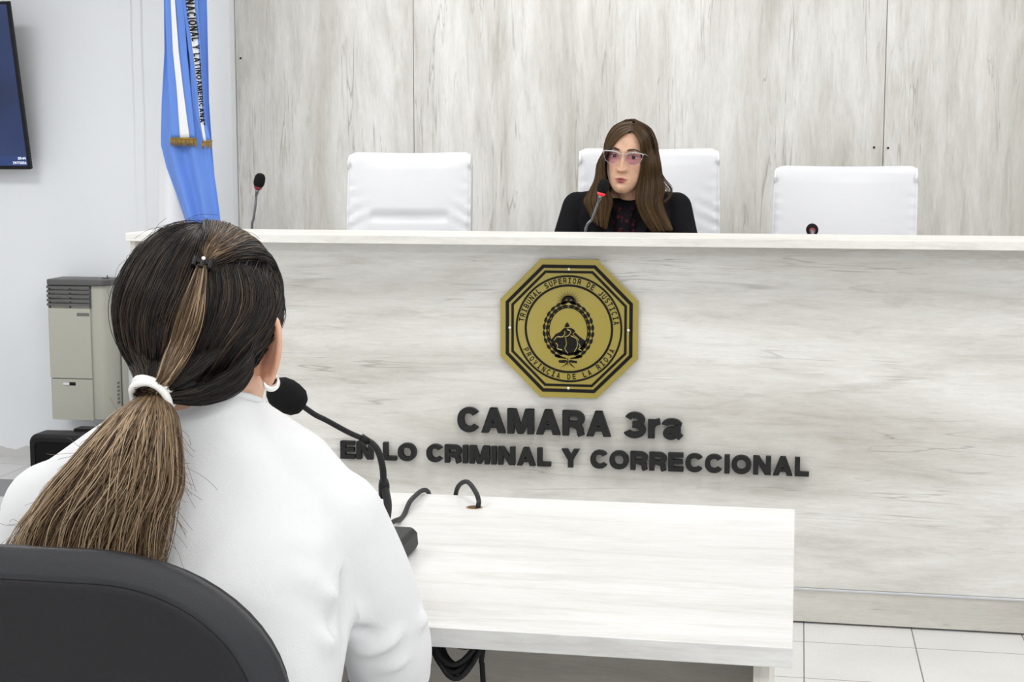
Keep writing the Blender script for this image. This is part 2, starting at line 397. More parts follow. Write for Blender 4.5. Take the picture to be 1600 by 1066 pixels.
def glyphs(text, size, extrude=0, offset=0, spacing=1.0, shear=0):
    """text -> list of (verts2/3d, faces) per character laid out on a line, starting at 0"""
    out = []
    for body, whole in ((text, True),):
        cu = bpy.data.curves.new('t', 'FONT'); cu.body = body; cu.size = size; cu.extrude = extrude; cu.offset = offset; cu.space_character = spacing; cu.shear = shear
        cu.resolution_u = 6
        o = bpy.data.objects.new('t', cu); COL.objects.link(o)
        dg = bpy.context.evaluated_depsgraph_get(); me = bpy.data.meshes.new_from_object(o.evaluated_get(dg))
        vs = np.array([v.co[:] for v in me.vertices]) if len(me.vertices) else np.zeros((0, 3)); fs = [tuple(p.vertices) for p in me.polygons]
        bpy.data.objects.remove(o); bpy.data.curves.remove(cu); bpy.data.meshes.remove(me)
    return vs, fs
def char_widths(text, size, offset=0):
    return [glyphs(c, size, offset=offset)[0] for c in text]

# ---------------------------------------------------------------- heavy sans-serif letters drawn from strokes
def arc(cx, cy, rx, ry, a0, a1, n=18, e=1.0):
    out = []
    for i in range(n+1):
        a = R(a0+(a1-a0)*i/n); c, q = math.cos(a), math.sin(a)
        out.append((cx+rx*math.copysign(abs(c)**e, c), cy+ry*math.copysign(abs(q)**e, q)))
    return out
def letter_def(ch, t, w=1.0):
    """-> advance width, list of (closed?, centre line) and polygons, cap height 1, stroke thickness t"""
    h = t/2; L = 'L'; G = 'G'
    if ch == 'C': W = .84*w; return W*.95, [(L, arc(W/2, .5, W/2-h, .5-h, 36, 324, 30, .9))]
    if ch in 'OQ': W = .88*w; return W, [('C', arc(W/2, .5, W/2-h, .5-h, 0, 350, 35, .9))]
    if ch == 'D': W = .78*w; r = .5-h; return W, [(L, [(h, 0), (h, 1)]), (L, [(h, 1-h), (W*.42, 1-h)]+arc(W*.42, .5, W*.58-h, r, 88, -88, 18)+[(W*.42, h), (h, h)])]
    if ch == 'I': return t*1.0, [(L, [(h, 0), (h, 1)])]
    if ch == 'L': W = .64*w; return W, [(L, [(h, 0), (h, 1)]), (L, [(h, h), (W, h)])]
    if ch == 'E': W = .70*w; return W, [(L, [(h, 0), (h, 1)]), (L, [(h, h), (W, h)]), (L, [(h, .52), (W*.95, .52)]), (L, [(h, 1-h), (W*.98, 1-h)])]
    if ch == 'T': W = .72*w; return W, [(L, [(W/2, 0), (W/2, 1)]), (L, [(0, 1-h), (W, 1-h)])]
    if ch == 'N': W = .80*w; return W, [(L, [(h, 0), (h, 1)]), (L, [(W-h, 0), (W-h, 1)]), (G, [(0, 1), (t*1.15, 1), (W, 0), (W-t*1.15, 0)])]
    if ch == 'M': W = .96*w; return W, [(L, [(h, 0), (h, 1)]), (L, [(W-h, 0), (W-h, 1)]), (G, [(0, 1), (t*1.35, 1), (W/2+t*.42, 0), (W/2-t*.42, 0)]), (G, [(W, 1), (W-t*1.35, 1), (W/2-t*.42, 0), (W/2+t*.42, 0)])]
    if ch == 'A': W = .88*w; q = t*1.12; return W, [(G, [(0, 0), (q, 0), (W/2+q*.48, 1), (W/2-q*.48, 1)]), (G, [(W, 0), (W-q, 0), (W/2-q*.48, 1), (W/2+q*.48, 1)]), (G, [(W*.24, .20), (W*.76, .20), (W*.70, .20+t*.85), (W*.30, .20+t*.85)])]
    if ch == 'V': W = .84*w; q = t*1.12; return W, [(G, [(0, 1), (q, 1), (W/2+q*.45, 0), (W/2-q*.45, 0)]), (G, [(W, 1), (W-q, 1), (W/2-q*.45, 0), (W/2+q*.45, 0)])]
    if ch == 'Y': W = .84*w; q = t*1.2; return W, [(L, [(W/2, 0), (W/2, .48)]), (G, [(0, 1), (q, 1), (W/2+t*.5, .40), (W/2-t*.5, .40)]), (G, [(W, 1), (W-q, 1), (W/2-t*.5, .40), (W/2+t*.5, .40)])]
    if ch in 'RPB':
        W = .78*w; yb = .42; top = [(h, 1-h), (W*.55, 1-h)]+arc(W*.58, (1-h+yb+h*.3)/2, W*.38-h*.6, (1-h-yb-h*.3)/2, 88, -88, 12)+[(W*.55, yb+h*.3), (h, yb+h*.3)]
        out = [(L, [(h, 0), (h, 1)]), (L, top)]
        if ch == 'R': out.append((L, [(W*.50, yb), (W*.70, yb-.03), (W*.80, yb-.16), (W*.82, .10), (W*.88, 0)]))
        if ch == 'B': out.append((L, [(h, h), (W*.6, h)]+arc(W*.60, (h+yb+h*.3)/2, W*.40-h*.4, (yb+h*.3-h)/2, -88, 88, 12)+[(h, yb+h*.3)]))
        return W, out
    if ch == 'S': W = .74*w; r = .25-h*.5; return W, [(L, arc(W/2, .75-h*.45, W/2-h, r, 25, 180, 14)+arc(W/2, .75-h*.45, W/2-h, r, 190, 265, 6)+arc(W/2, .25+h*.45, W/2-h, r, 85, -5, 8)+arc(W/2, .25+h*.45, W/2-h, r, -15, -158, 14))]
    if ch == 'U': W = .78*w; return W, [(L, [(h, 1), (h, .36)]+arc(W/2, .36, W/2-h, .36-h, 180, 360, 18)+[(W-h, .36), (W-h, 1)])]
    if ch == 'J': W = .58*w; return W, [(L, [(W-h, 1), (W-h, .30)]+arc(W/2, .30, W/2-h, .30-h, 0, -165, 14))]
    if ch == '3': W = .74*w; r = .25-h*.5; return W, [(L, arc(W*.46, .75-h*.4, W*.46-h*.8, r, 160, -80, 18)+[(W*.36, .5+h*.1)]), (L, [(W*.36, .5+h*.1)]+arc(W*.46, .26+h*.35, W*.54-h, r+.01, 80, -165, 20))]
    if ch == 'r': W = .46*w; return W, [(L, [(h, 0), (h, .74)]), (L, arc(W*.98, .36, W*.98-h*1.1, .36-h*.45, 172, 96, 10))]
    if ch == 'a': W = .68*w; return W, [(L, [(W*.08, .54)]+arc(W*.44, .53, W*.36, .20-h*.4, 165, 20, 10)+[(W*.80-h*.4, .45), (W*.80-h*.4, .16), (W*.92, h*.4)]), ('C', arc(W*.40, .215, W*.36-h*.7, .215-h*.7, 0, 345, 20))]
    if ch == '"': return .3, [(L, [(.06, 1), (.06, .75)]), (L, [(.22, 1), (.22, .75)])]
    raise KeyError(ch)
def stroke_letter(mb, ch, t, place, d0, d1, w=1.0):
    """add one letter to mb; place(x, y, d) -> 3-D"""
    W, parts = letter_def(ch, t, w)
    for ip_, (kind, pts) in enumerate(parts):
        d1 = d1+(d0-d1)*.02     # each stroke a hair lower, so that overlapping faces never coincide
        if kind == 'G':
            a = sum(pts[i][0]*pts[(i+1) % len(pts)][1]-pts[(i+1) % len(pts)][0]*pts[i][1] for i in range(len(pts)))
            mb.prism(pts if a > 0 else pts[::-1], place, d0, d1); continue
        n = len(pts); lf, rt = [], []
        for i, p in enumerate(pts):
            if kind == 'C': a, b = pts[i-1], pts[(i+1) % n]
            else: a, b = pts[max(i-1, 0)], pts[min(i+1, n-1)]
            s1 = Vector((p[0]-a[0], p[1]-a[1])); s2 = Vector((b[0]-p[0], b[1]-p[1]))
            if s1.length < 1e-6: s1 = s2
            if s2.length < 1e-6: s2 = s1
            s1.normalize(); s2.normalize(); tv = (s1+s2).normalized(); nv = Vector((-tv.y, tv.x)); k = min(1.6, 1/max(.3, nv.dot(Vector((-s1.y, s1.x)))))
            lf.append((p[0]+nv.x*t/2*k, p[1]+nv.y*t/2*k)); rt.append((p[0]-nv.x*t/2*k, p[1]-nv.y*t/2*k))
        if kind == 'C': mb.ringprism(rt, lf, place, d0, d1)
        else:
            m_ = len(pts); V_ = [place(x, y, d) for d in (d0, d1) for side in (lf, rt) for x, y in side]; F_ = []
            for i in range(m_-1):
                F_ += [(i, m_+i, m_+i+1, i+1), (2*m_+i, 2*m_+i+1, 3*m_+i+1, 3*m_+i), (i, i+1, 2*m_+i+1, 2*m_+i), (m_+i, 3*m_+i, 3*m_+i+1, m_+i+1)]
            F_ += [(0, 2*m_, 3*m_, m_), (m_-1, 2*m_-1, 4*m_-1, 3*m_-1)]
            mb.add(V_, F_)
    return W
# ================================================================ THE SETTING
YB = 4.328          # bench front
YW = 6.1656         # white wall
def struct(name, mb, mat, bevel=0): return mb.build(name, mat, kind='structure', bevel=bevel)
struct('floor', MB().box(-4.6, 3.6, -3.0, 6.3, -.06, 0), M['floor'])
struct('ceiling', MB().box(-4.6, 3.6, -3.0, 6.35, 2.9, 2.96), M['ceil'])
XP = P(360, 100, YW).x
struct('wall_back', MB().box(-4.6, XP, YW, 6.35, 0, 2.9).box(XP, 3.6, 6.24, 6.35, 0, 2.9), M['wall'])
struct('wall_left', MB().box(-4.66, -4.6, -3.0, 6.35, 0, 2.9), M['paint'])
struct('wall_right', MB().box(3.6, 3.66, -3.0, 6.35, 0, 2.9), M['paint'])
struct('wall_front', MB().box(-4.66, 3.66, -3.06, -3.0, 0, 2.9), M['paint'])
# whitewashed panelling behind the judges, four boards with open joints and screw holes
xs = [XP+.002, P(646, 100, 6.22).x, P(1384, 100, 6.22).x, 2.2, 3.6]
for i in range(4):
    o = struct('trim_%d' % (i+1), MB().box(xs[i]+.0012, xs[i+1]-.0016, 6.222, 6.24, 0, 2.9), M['panel%d' % i])
    holes = {0: [(376, 91), (655, -20)], 1: [(1365.7, 230.5)], 2: [(1387.5, 231.3)]}.get(i, [])
    for hx, hy in holes:
        c = P(hx, hy, 6.2215); MB().lathe([(.0, 0), (.0045, 0), (.0045, .0012), (0, .0012)], (c.x, c.y-.0005, c.z), 16, (0, -1, 0)).build('screw_hole', M['engrave'], o)
# platform the judges sit on
struct('trim_5', MB().box(-1.93, 3.55, 4.37, 6.2, 0, .16), M['plinth'])

# ================================================================ JUDGES' BENCH
HB = 1.106
bench = thing('judges_bench', 'long whitewashed wood judges bench with seal and lettering on its front', 'bench', (.8, 4.45, 0))
xl = P(205, 400, 4.262).x
MB().box(xl+.016, 3.5, YB, YB+.018, .106, HB-.024).build('front_panel', M['bench'], bench, bevel=.0008)
MB().box(xl, xl+.0155, 4.258, 4.90, .004, HB-.024).build('side_panel', M['tableleg'], bench, bevel=.0008)
MB().box(xl+.018, 3.5, YB-.001, YB+.017, .006, .0985).build('plinth_board', M['plinth'], bench, bevel=.0006)
MB().box(xl+.018, 3.5, YB-.004, YB+.012, .099, .1055).build('metal_strip', M['alu'], bench, bevel=.0008)
MB().box(-1.962, 3.5, 4.232, 4.54, HB-.024, HB).build('countertop', M['counter'], bench, bevel=.0012)
MB().box(xl+.018, 3.5, YB+.02, 5.0, .86, .885).build('desk_shelf', M['counter'], bench, bevel=.001)
MB().box(xl+.018, 3.5, 4.347, 4.36, .0, HB-.024).build('back_board', M['plinth'], bench)

# seal ------------------------------------------------------------
def front(u, v, d): return (oc.x+u, YB-.012-d, oc.z+v)
oc = Vector((-.4849*1.33, YB, .6305*1.33)); oW = .4006
seal = thing('court_seal', 'gold octagonal court seal with black rings, wreath and mountains on bench front', 'seal', (oc.x, YB, oc.z))
def octo(w): 
    k = w/2; m = k*(math.sqrt(2)-1); return [(m, k), (-m, k), (-k, m), (-k, -m), (-m, -k), (m, -k), (k, -m), (k, m)]
def circ(r, n=96, a=1, c=(0, 0)): return [(c[0]+r*math.cos(2*math.pi*i/n), c[1]+r*a*math.sin(2*math.pi*i/n)) for i in range(n)]
MB().prism(octo(oW), front, 0, .005).build('plate', M['gold'], seal, bevel=.0006)
u_ = oW/955          # one unit = one px of the 955-px wide close-up
T0, T1 = .0050, .0056
MB().ringprism(octo(880*u_), octo(832*u_), front, T0, T1).build('outer_border', M['engrave'], seal)
MB().ringprism(octo(800*u_), octo(764*u_), front, T0, T1).build('inner_border', M['engrave'], seal)
MB().ringprism(circ(370*u_), circ(356*u_), front, T0, T1).build('outer_circle', M['engrave'], seal)
MB().ringprism(circ(307*u_), circ(291*u_), front, T0, T1).build('inner_circle', M['engrave'], seal)
for (a, b) in ((0, 410), (0, -412), (-411, 0), (411, -2)):
    MB().lathe([(0, 0), (.0042, 0), (.0040, .0018), (.002, .0026), (0, .0026)], (oc.x+a*u_, YB-.0165, oc.z+b*u_), 16, (0, -1, 0)).build('screw', M['screw'], seal, smooth=True)
def arc_text(text, r, mid, step, up, size):
    mb = MB(); n = len(text); t = .205
    for i, ch in enumerate(text):
        if ch == ' ': continue
        a = R(mid+(i-(n-1)/2)*step*(-1 if up else 1))
        ux, uz = (math.sin(a), -math.cos(a)) if up else (-math.sin(a), math.cos(a))
        cx, cz = math.cos(a)*r, math.sin(a)*r
        vx, vz = (math.cos(a), math.sin(a)) if up else (-math.cos(a), -math.sin(a))
        w_ = letter_def(ch, t)[0]; sx = .58/max(w_, .58)
        def pl(x, y, d): return front(cx+((x-w_/2)*sx*ux+y*vx)*size, cz+((x-w_/2)*sx*uz+y*vz)*size, d)
        stroke_letter(mb, ch, t, pl, T0, T1)
        if ch == 'I':      # serifed capital I as on the seal
            for y in (0, 1-t*.8): mb.prism([(w_/2-.25, y), (w_/2+.25, y), (w_/2+.25, y+t*.8), (w_/2-.25, y+t*.8)], pl, T0, T1)
    return mb
arc_text('TRIBUNAL SUPERIOR DE JUSTICIA', 312*u_, 89, 5.78, True, 40*u_).build('upper_inscription', M['engrave'], seal)
arc_text('PROVINCIA DE LA RIOJA', 351*u_, 270.5, 6.35, False, 39*u_).build('lower_inscription', M['engrave'], seal)
def poly_mb(polys, t0=T0, t1=T1):
    mb = MB()
    for p in polys:
        a = sum(p[i][0]*p[(i+1) % len(p)][1]-p[(i+1) % len(p)][0]*p[i][1] for i in range(len(p)))
        if a < 0: p = p[::-1]
        mb.prism([(x*u_, y*u_) for x, y in p], front, t0, t1)
    return mb
# emblem coordinates: seal centre = (530,543) in the close-up
def E_(x, y): return (x-530, 543-y)
sun = [[E_(478, 382), E_(480, 352), E_(490, 330), E_(510, 316), E_(530, 313), E_(552, 318), E_(568, 332), E_(577, 352), E_(579, 384), E_(554, 366), E_(529, 362), E_(502, 367)]]
for i in range(27):
    a = R(2+i*176/26); L1 = (100 if i % 2 == 0 else 76)*(.9+.1*math.sin(a)); c = E_(529, 368)
    r0 = 46; w = R(3.2)
    sun.append([(c[0]+r0*math.cos(a-w), c[1]+r0*math.sin(a-w)), (c[0]+L1*math.cos(a), c[1]+L1*math.sin(a)), (c[0]+r0*math.cos(a+w), c[1]+r0*math.sin(a+w))])
so = poly_mb(sun).build('sun_emblem', M['engrave'], seal)
poly_mb([[(a*7+E_(x, 344)[0], b*3+E_(x, 344)[1]) for a, b in circ(1, 12)] for x in (514, 545)], T1, T1+.0003).build('eye', M['gold'], so)
wc = E_(528, 556)
MB().ringprism([(wc[0]*u_+x, wc[1]*u_+y) for x, y in circ(137*u_, 72, 1.19)], [(wc[0]*u_+x, wc[1]*u_+y) for x, y in circ(130*u_, 72, 1.195)], front, T0, T1).build('oval_line', M['engrave'], seal)
leaves = []
for s in (-1, 1):
    for i in range(11):
        a = R(-66+i*14.6); 
        cx, cy = wc[0]+s*158*math.cos(a), wc[1]+182*math.sin(a)
        tx, ty = -s*158*math.sin(a), 182*math.cos(a); l = math.hypot(tx, ty); tx, ty = tx/l, ty/l; nx, ny = ty, -tx
        for q in (-1, 1):
            ox, oy = nx*q*9, ny*q*9
            pts = [(-24, 0), (-8, 12), (8, 13), (29, 4), (8, -8), (-10, -8)]
            leaves.append([(cx+ox+tx*a_+nx*q*b_*1.0, cy+oy+ty*a_+ny*q*b_*1.0) for a_, b_ in pts])
poly_mb(leaves).build('laurel_wreath', M['engrave'], seal)
mt = [[E_(*p) for p in ((408, 620), (425, 600), (440, 580), (470, 565), (490, 545), (505, 532), (518, 540), (545, 535), (570, 548), (575, 565), (600, 590), (625, 608), (650, 625), (640, 670), (610, 700), (575, 722), (530, 729), (485, 720), (445, 695), (418, 655))],
      [E_(*p) for p in ((500, 528), (507, 512), (520, 496), (530, 508), (538, 527), (518, 533))]]
mo = poly_mb(mt).build('mountain_emblem', M['engrave'], seal)
for cr in (((428, 625), (450, 600), (485, 600), (505, 575), (500, 560)), ((500, 600), (530, 588), (545, 560), (520, 548)), ((510, 606), (515, 650), (505, 680), (525, 712)), ((545, 590), (585, 612), (590, 660), (570, 700)),
           ((575, 565), (560, 580), (590, 605), (602, 625)), ((440, 640), (455, 660), (450, 680), (485, 690)), ((600, 640), (610, 665), (600, 680), (620, 690))):
    MB().tube([front(E_(*p)[0]*u_, E_(*p)[1]*u_, T1+.0001) for p in spline([(a, b, 0) for a, b in cr], 14) for p in [(p[0], p[1])]], 2.6*u_, 5).build('crack', M['gold'], mo)
rib = [[E_(*p) for p in q] for q in (((460, 762), (505, 758), (520, 762), (520, 770), (500, 780), (464, 778)), ((532, 762), (545, 758), (590, 764), (588, 780), (550, 776), (532, 770)),
       ((520, 768), (505, 790), (472, 815), (478, 812), (515, 792), (527, 772)), ((527, 768), (545, 795), (577, 815), (570, 805), (552, 788), (534, 768)),
       ((436, 738), (430, 722), (465, 728), (518, 745), (515, 752), (465, 746)), ((622, 738), (628, 722), (595, 728), (540, 745), (543, 752), (590, 748)),
       ((521, 746), (528, 746), (528, 800), (524, 800)), )]
poly_mb(rib).build('ribbon_emblem', M['engrave'], seal)

# lettering -------------------------------------------------------
def lettering(text, name, label, xl, xr, zbl, zbr, cap, t, depth, gap=.10):
    YF = YB-.006-depth
    root = thing(name, label, 'sign', ((xl+xr)/2, YB, zbl))
    x = 0; pos = []
    for ch in text:
        if ch == ' ': x += .42; continue
        w_ = letter_def(ch, t)[0]; pos.append((ch, x)); x += w_+gap
    x -= gap; sc = (xr-xl)/x
    for ch, x0 in pos:
        def pl(u, v, d):
            X = xl+(x0+u)*sc; return (X, d, zbl+(zbr-zbl)*(X-xl)/(xr-xl)+v*cap)
        mb = MB(); stroke_letter(mb, ch, t, pl, YB-.006, YF)
        mb.build('letter', M['blackmatte'], root)
a, b = P(714, 680, 4.30), P(1066, 685, 4.30)
zb1 = P(880, 681.2, 4.30).z
lettering('CAMARA 3ra', 'sign_lettering', 'large black raised letters reading CAMARA 3ra below the seal', a.x, b.x, zb1, zb1, .0735, .235, .018, .075)
a, b = P(531, 717, 4.30), P(1264, 745.5, 4.30)
lettering('EN LO CRIMINAL Y CORRECCIONAL', 'sign_lettering', 'long lower line of small black raised letters reading EN LO CRIMINAL Y CORRECCIONAL', a.x, b.x, P(533, 717.5, 4.30).z, P(1255, 745.5, 4.30).z, .0535, .235, .018, .085)

# ================================================================ WITNESS TABLE
table = thing('witness_table', 'whitewashed wood table in front of the bench with cable hole', 'table', (-.54, 2.18, 0))
ZT = .7425
g = PZ(741, 793, ZT)
# top with a round cable hole: ring of quads around the hole, outward to the rectangle
def slab_with_hole(x0, x1, y0, y1, z0, z1, c, r, n=48):
    mb = MB(); inner = []; outer = []
    corners = [math.atan2(y-c[1], x-c[0]) for x, y in ((x1, y1), (x0, y1), (x0, y0), (x1, y0))]
    angs = sorted(set([2*math.pi*i/n-math.pi for i in range(n)]+corners))
    for a in angs:
        ca, sa = math.cos(a), math.sin(a); inner.append((c[0]+r*ca, c[1]+r*sa))
        t = min([((x1 if ca > 0 else x0)-c[0])/ca if abs(ca) > 1e-9 else 1e9, ((y1 if sa > 0 else y0)-c[1])/sa if abs(sa) > 1e-9 else 1e9])
        outer.append((c[0]+t*ca, c[1]+t*sa))
    return mb.ringprism(outer, inner, lambda u, v, d: (u, v, d), z0, z1)
slab_with_hole(-1.08, .0036, 1.809, 2.55, ZT-.0255, ZT, (g.x, g.y), .0138).build('tabletop', M['table'], table, bevel=.001)
MB().ringprism(circ(.0140, 40, c=(g.x, g.y)), circ(.0118, 40, c=(g.x, g.y)), lambda u, v, d: (u, v, d), ZT-.026, ZT+.0004).build('cable_grommet', plain('hole_edge_wood', (.36, .24, .15), .6), table)
MB().box(-.044, -.024, 1.86, 2.52, 0, ZT-.0257).build('leg_panel', M['tableleg'], table, bevel=.0008)
MB().box(-1.05, -1.03, 1.86, 2.52, 0, ZT-.0257).build('leg_panel', M['tableleg'], table, bevel=.0008)
MB().box(-1.03, -.044, 2.42, 2.438, .14, ZT-.0257).build('modesty_panel', M['modesty'], table, bevel=.0008)
# cable looping out of the hole and over the back edge
pts = [Vector((g.x+.004, g.y, ZT-.12)), Vector((g.x+.006, g.y, ZT-.01)), P(748, 783, 2.475), P(742, 767, 2.495), P(731, 753.5, 2.53), P(720, 756, 2.56), P(713, 768, 2.585), P(711, 790, 2.60)]
tag(MB().tube(spline(pts, 48), .0042, 10).build('power_cable', M['rubber'], smooth=True), 'dark cable looping out of the table hole and over the back edge', 'cable')
# microphone of the witness
mb0 = PZ(617, 858, ZT)
mic = thing('table_microphone', 'large gooseneck microphone on the witness table with black foam head', 'microphone', (mb0.x, mb0.y, ZT))
bx, by = mb0.x-.020, mb0.y
base = MB(); base.loft([[(bx+sx*w, by-.065+sy*d_, z) for sx, sy in ((-.9, -1), (.9, -1), (1, -.9), (1, .9), (.9, 1), (-.9, 1), (-1, .9), (-1, -.9))] for w, d_, z in ((.052, .075, ZT+.001), (.055, .078, ZT+.008), (.054, .076, ZT+.026), (.049, .070, ZT+.034))])
bo = base.build('base', M['charcoal'], mic, bevel=.002)
MB().lathe([(0, 0), (.008, 0), (.008, .003), (0, .003)], (bx+.01, by-.10, ZT+.034), 20).build('button', M['ringoff'], bo)
Ym = by+.03
stem = [Vector((bx+.01, Ym-.05, ZT+.030)), P(606, 790, Ym-.02), P(600, 758, Ym), P(598, 732, Ym), P(592, 708, Ym), P(583, 695, Ym), P(570, 687, Ym), P(545, 676, Ym-.02), P(510, 657, Ym-.05), P(492, 648, Ym-.065), P(472, 634, Ym-.08)]
sp_ = spline(stem, 60)
MB().tube(sp_, [.0062 if i < 14 else .0052 if i < 34 else .0042 for i in range(61)], 12).build('gooseneck', M['rubber'], mic, smooth=True)
MB().tube([sp_[12]-Vector((0, 0, .02)), sp_[12], sp_[14]], [.0085, .0085, .0065], 14).build('collar', M['black'], mic, smooth=True)
jn = P(569, 687, Ym)
MB().tube([jn+Vector((.006, 0, -.004)), jn-Vector((.004, .004, -.004))], [.0066, .0066], 14).build('collar', M['black'], mic, smooth=True)
hd = P(474, 635, Ym-.085); tip = P(424, 604, Ym-.11)
ax = (tip-hd).normalized(); Lh = (tip-hd).length
foam = MB().lathe([(.0, 0), (.008, 0), (.014, .002), (.0215, .010), (.0245, .022), (.0250, .034), (.0225, .046), (.016, .055), (.008, .060), (0, .061)], hd, 32, ax)
foam.build('foam_windscreen', M['foam'], mic, smooth=True)
# its cable running back over the table edge
pts = [Vector((bx-.02, by+.008, ZT+.015)), Vector((mb0.x-.035, by+.115, ZT+.012)), P(629, 808, 2.37), P(640, 785, 2.44), P(650, 774, 2.50), P(659, 767, 2.54), P(667, 767, 2.572), P(671, 776, 2.592), P(672, 800, 2.60)]
tag(MB().tube(spline(pts, 48), .0042, 10).build('microphone_cable', M['rubber'], smooth=True), 'dark cable running from the table microphone base over the back edge', 'cable')
# coil of cables hanging under the table
co = []
YC_ = 1.93; ca, cb2 = P(676, 1012, YC_), P(764, 1018, YC_); zt_, zb_ = ZT-.034, P(715, 1046, YC_).z
for k in range(8):
    for i in range(24):
        a = 2*math.pi*i/24; u = .5+.5*math.cos(a)*(1-.03*(k % 3)); sag = math.sin(math.pi*u)
        x = ca.x+(cb2.x-ca.x)*u+.003*math.sin(k*2.3)
        z = zt_-.004*(k % 3)-(zt_-zb_)*sag*(.62+.38*((k*5) % 8)/7)*(1 if math.sin(a) < 0 else .55)
        co.append((x, YC_+.028*math.sin(a)+.0055*(k-4), z))
co += [(cb2.x-.012, YC_+.03, zt_-.03), (P(752, 1036, YC_+.03).x, YC_+.03, P(752, 1036, YC_+.03).z), (P(755, 1066, YC_+.03).x, YC_+.03, P(755, 1066, YC_+.03).z), (cb2.x-.005, 1.98, .3), (cb2.x-.01, 2.02, .03), (cb2.x-.03, 2.05, .006), (cb2.x-.2, 2.1, .006)]
tag(MB().tube(spline(co, 420), .0038, 8).build('coiled_cable', M['rubber'], smooth=True), 'coiled black cable bundle hanging under the witness table', 'cable')

# ================================================================ BENCH MICROPHONES
def bench_mic(label, headc, axis, path, basepos, lit, L=.05, r=.0185, rs=1.0):
    root = thing('gooseneck_microphone', label, 'microphone', (basepos[0], basepos[1], .885), 'microphones on the judges bench')
    headc = Vector(headc); axis = Vector(axis).normalized()
    b0 = headc-axis*L*.5
    MB().lathe([(0, 0), (.007, 0), (r*.75, .004), (r*.98, .014), (r, L*.5), (r*.93, L*.75), (r*.6, L*.93), (0, L)], b0, 28, axis).build('foam_windscreen', M['foam'], root, smooth=True)
    MB().lathe([(0, -.006), (.0085*rs, -.006), (.0125*rs, -.002), (.0138*rs, .0055), (0, .0055)], b0, 28, axis).build('light_ring', M['ring'] if lit else M['ringoff'], root, smooth=True)
    s = spline([b0-axis*.028]+path, 40) if path else []
    MB().lathe([(0, -.03), (.0042, -.03), (.0065, -.012), (.0075, -.004), (0, -.004)], b0, 20, axis).build('capsule_neck', M['steel'], root, smooth=True)
    MB().tube(s, [.0040+.0005*(i % 2) for i in range(41)], 10).build('gooseneck', M['steel'], root, smooth=True)
    x, y = basepos
    MB().loft([[(x+sx*w, y+sy*d_, z) for sx, sy in ((-.85, -1), (.85, -1), (1, -.85), (1, .85), (.85, 1), (-.85, 1), (-1, .85), (-1, -.85))] for w, d_, z in ((.05, .065, .886), (.052, .067, .893), (.050, .062, .915), (.045, .056, .921))]).build('base', M['black'], root, bevel=.002)
y1 = 4.78
a = P(405.5, 282, y1); b = P(400.5, 305, y1)
bench_mic('thin gooseneck microphone standing alone at the left end of the bench', a, a-b, [P(399, 322, y1), P(396, 342, y1), P(393.5, 358, y1), Vector((P(390, 370, y1).x, y1, .921))], (P(390, 370, y1).x, y1), False)
y1 = 4.80
a = P(943, 291, y1); b = P(939, 304, y1)
bench_mic('gooseneck microphone with glowing red ring in front of the judge', a, a-b, [P(934, 318, y1), P(925, 342, y1), P(914.5, 362, y1), Vector((P(908, 370, y1).x, y1+.0, .921))], (P(908, 370, y1).x, y1), True)
y1 = 4.70
a = P(1269, 359, y1)
bench_mic('gooseneck microphone bent low before the right chair, only its head above the bench', a, (-.02, 1, .12), [a+Vector((.002, -.075, -.03)), a+Vector((.003, -.07, -.08)), Vector((a.x+.003, a.y-.03, 1.0)), Vector((a.x, a.y, .921))], (a.x, a.y), False, rs=.78)

# ================================================================ WHITE CHAIRS
def backrest_mesh(w, h, d, crease=.245):
    """upholstered back, local: x across, z up from 0..h, front at -y; returns MB"""
    nu, nv = 72, 90; mb = MB(); rings = []
    for j in range(nv+1):
        t = j/nv
        # profile goes up the front, over the top roll, down the rear
        ring = []
        if t < .5:
            s = t/.5; z = (h-.045)*s; yf = -d/2; part = 0
        elif t < .64:
            s = (t-.5)/.14; an = math.pi*s; z = h-.045+math.sin(an)*.045; yf = -math.cos(an)*d/2; part = 1
        else:
            s = (t-.64)/.36; z = (h-.045)*(1-s); yf = d/2; part = 2
        for i in range(nu+1):
            u = i/nu*2-1; x = u*w/2
            y = yf + .055*u*u*-1 + .03*(z/h-.5)**2
            zz = z
            if part == 0:
                edge = max(0, abs(u)-.90)/.10
                y += .016*edge**2
                cr = math.exp(-((z-(h-crease))/.010)**2)*max(0, 1-abs(u)/.62)**.15 if abs(u) < .62 else 0
                y -= .014*(1-u*u)*math.sin(math.pi*min(1, z/h))
                if crease:
                    y += .020*cr
                    # diagonal tucks from the crease ends, and puckers towards the sides
                    y += .0045*math.sin((z-(h-.30))*120+abs(u)*14)*math.exp(-((z-(h-crease))/.07)**2)*max(0, (abs(u)-.55))/.45
                y += .0022*math.sin(z*150+u*3)*math.exp(-((abs(u)-.93)/.07)**2)*(1 if z < h-.09 else 0)
            if part == 1: zz += -.004*abs(u)**6
            zz -= .013*(max(0, abs(u)-.88)/.12)**2*(max(0, z)/h)**6; x *= 1-.015*(z/h)**8
            ring.append((x, y, zz))
        rings.append(ring)
    n = nu+1; vs = [p for r in rings for p in r]; fs = []
    for j in range(nv):
        for i in range(nu): a = j*n+i; fs.append((a, a+1, a+n+1, a+n))
    mb.add(vs, fs)
    # sides: close between front and rear along z
    for side in (0, nu):
        loop = [j*n+side for j in range(nv+1)]
        half = nv//2
        m_ = len(loop)
        for k in range((m_-1)//2):
            a, b, c, e = loop[k], loop[k+1], loop[m_-2-k], loop[m_-1-k]
            mb.f.append((a, b, c, e) if side == nu else (e, c, b, a))
    return mb, rings, nu, nv
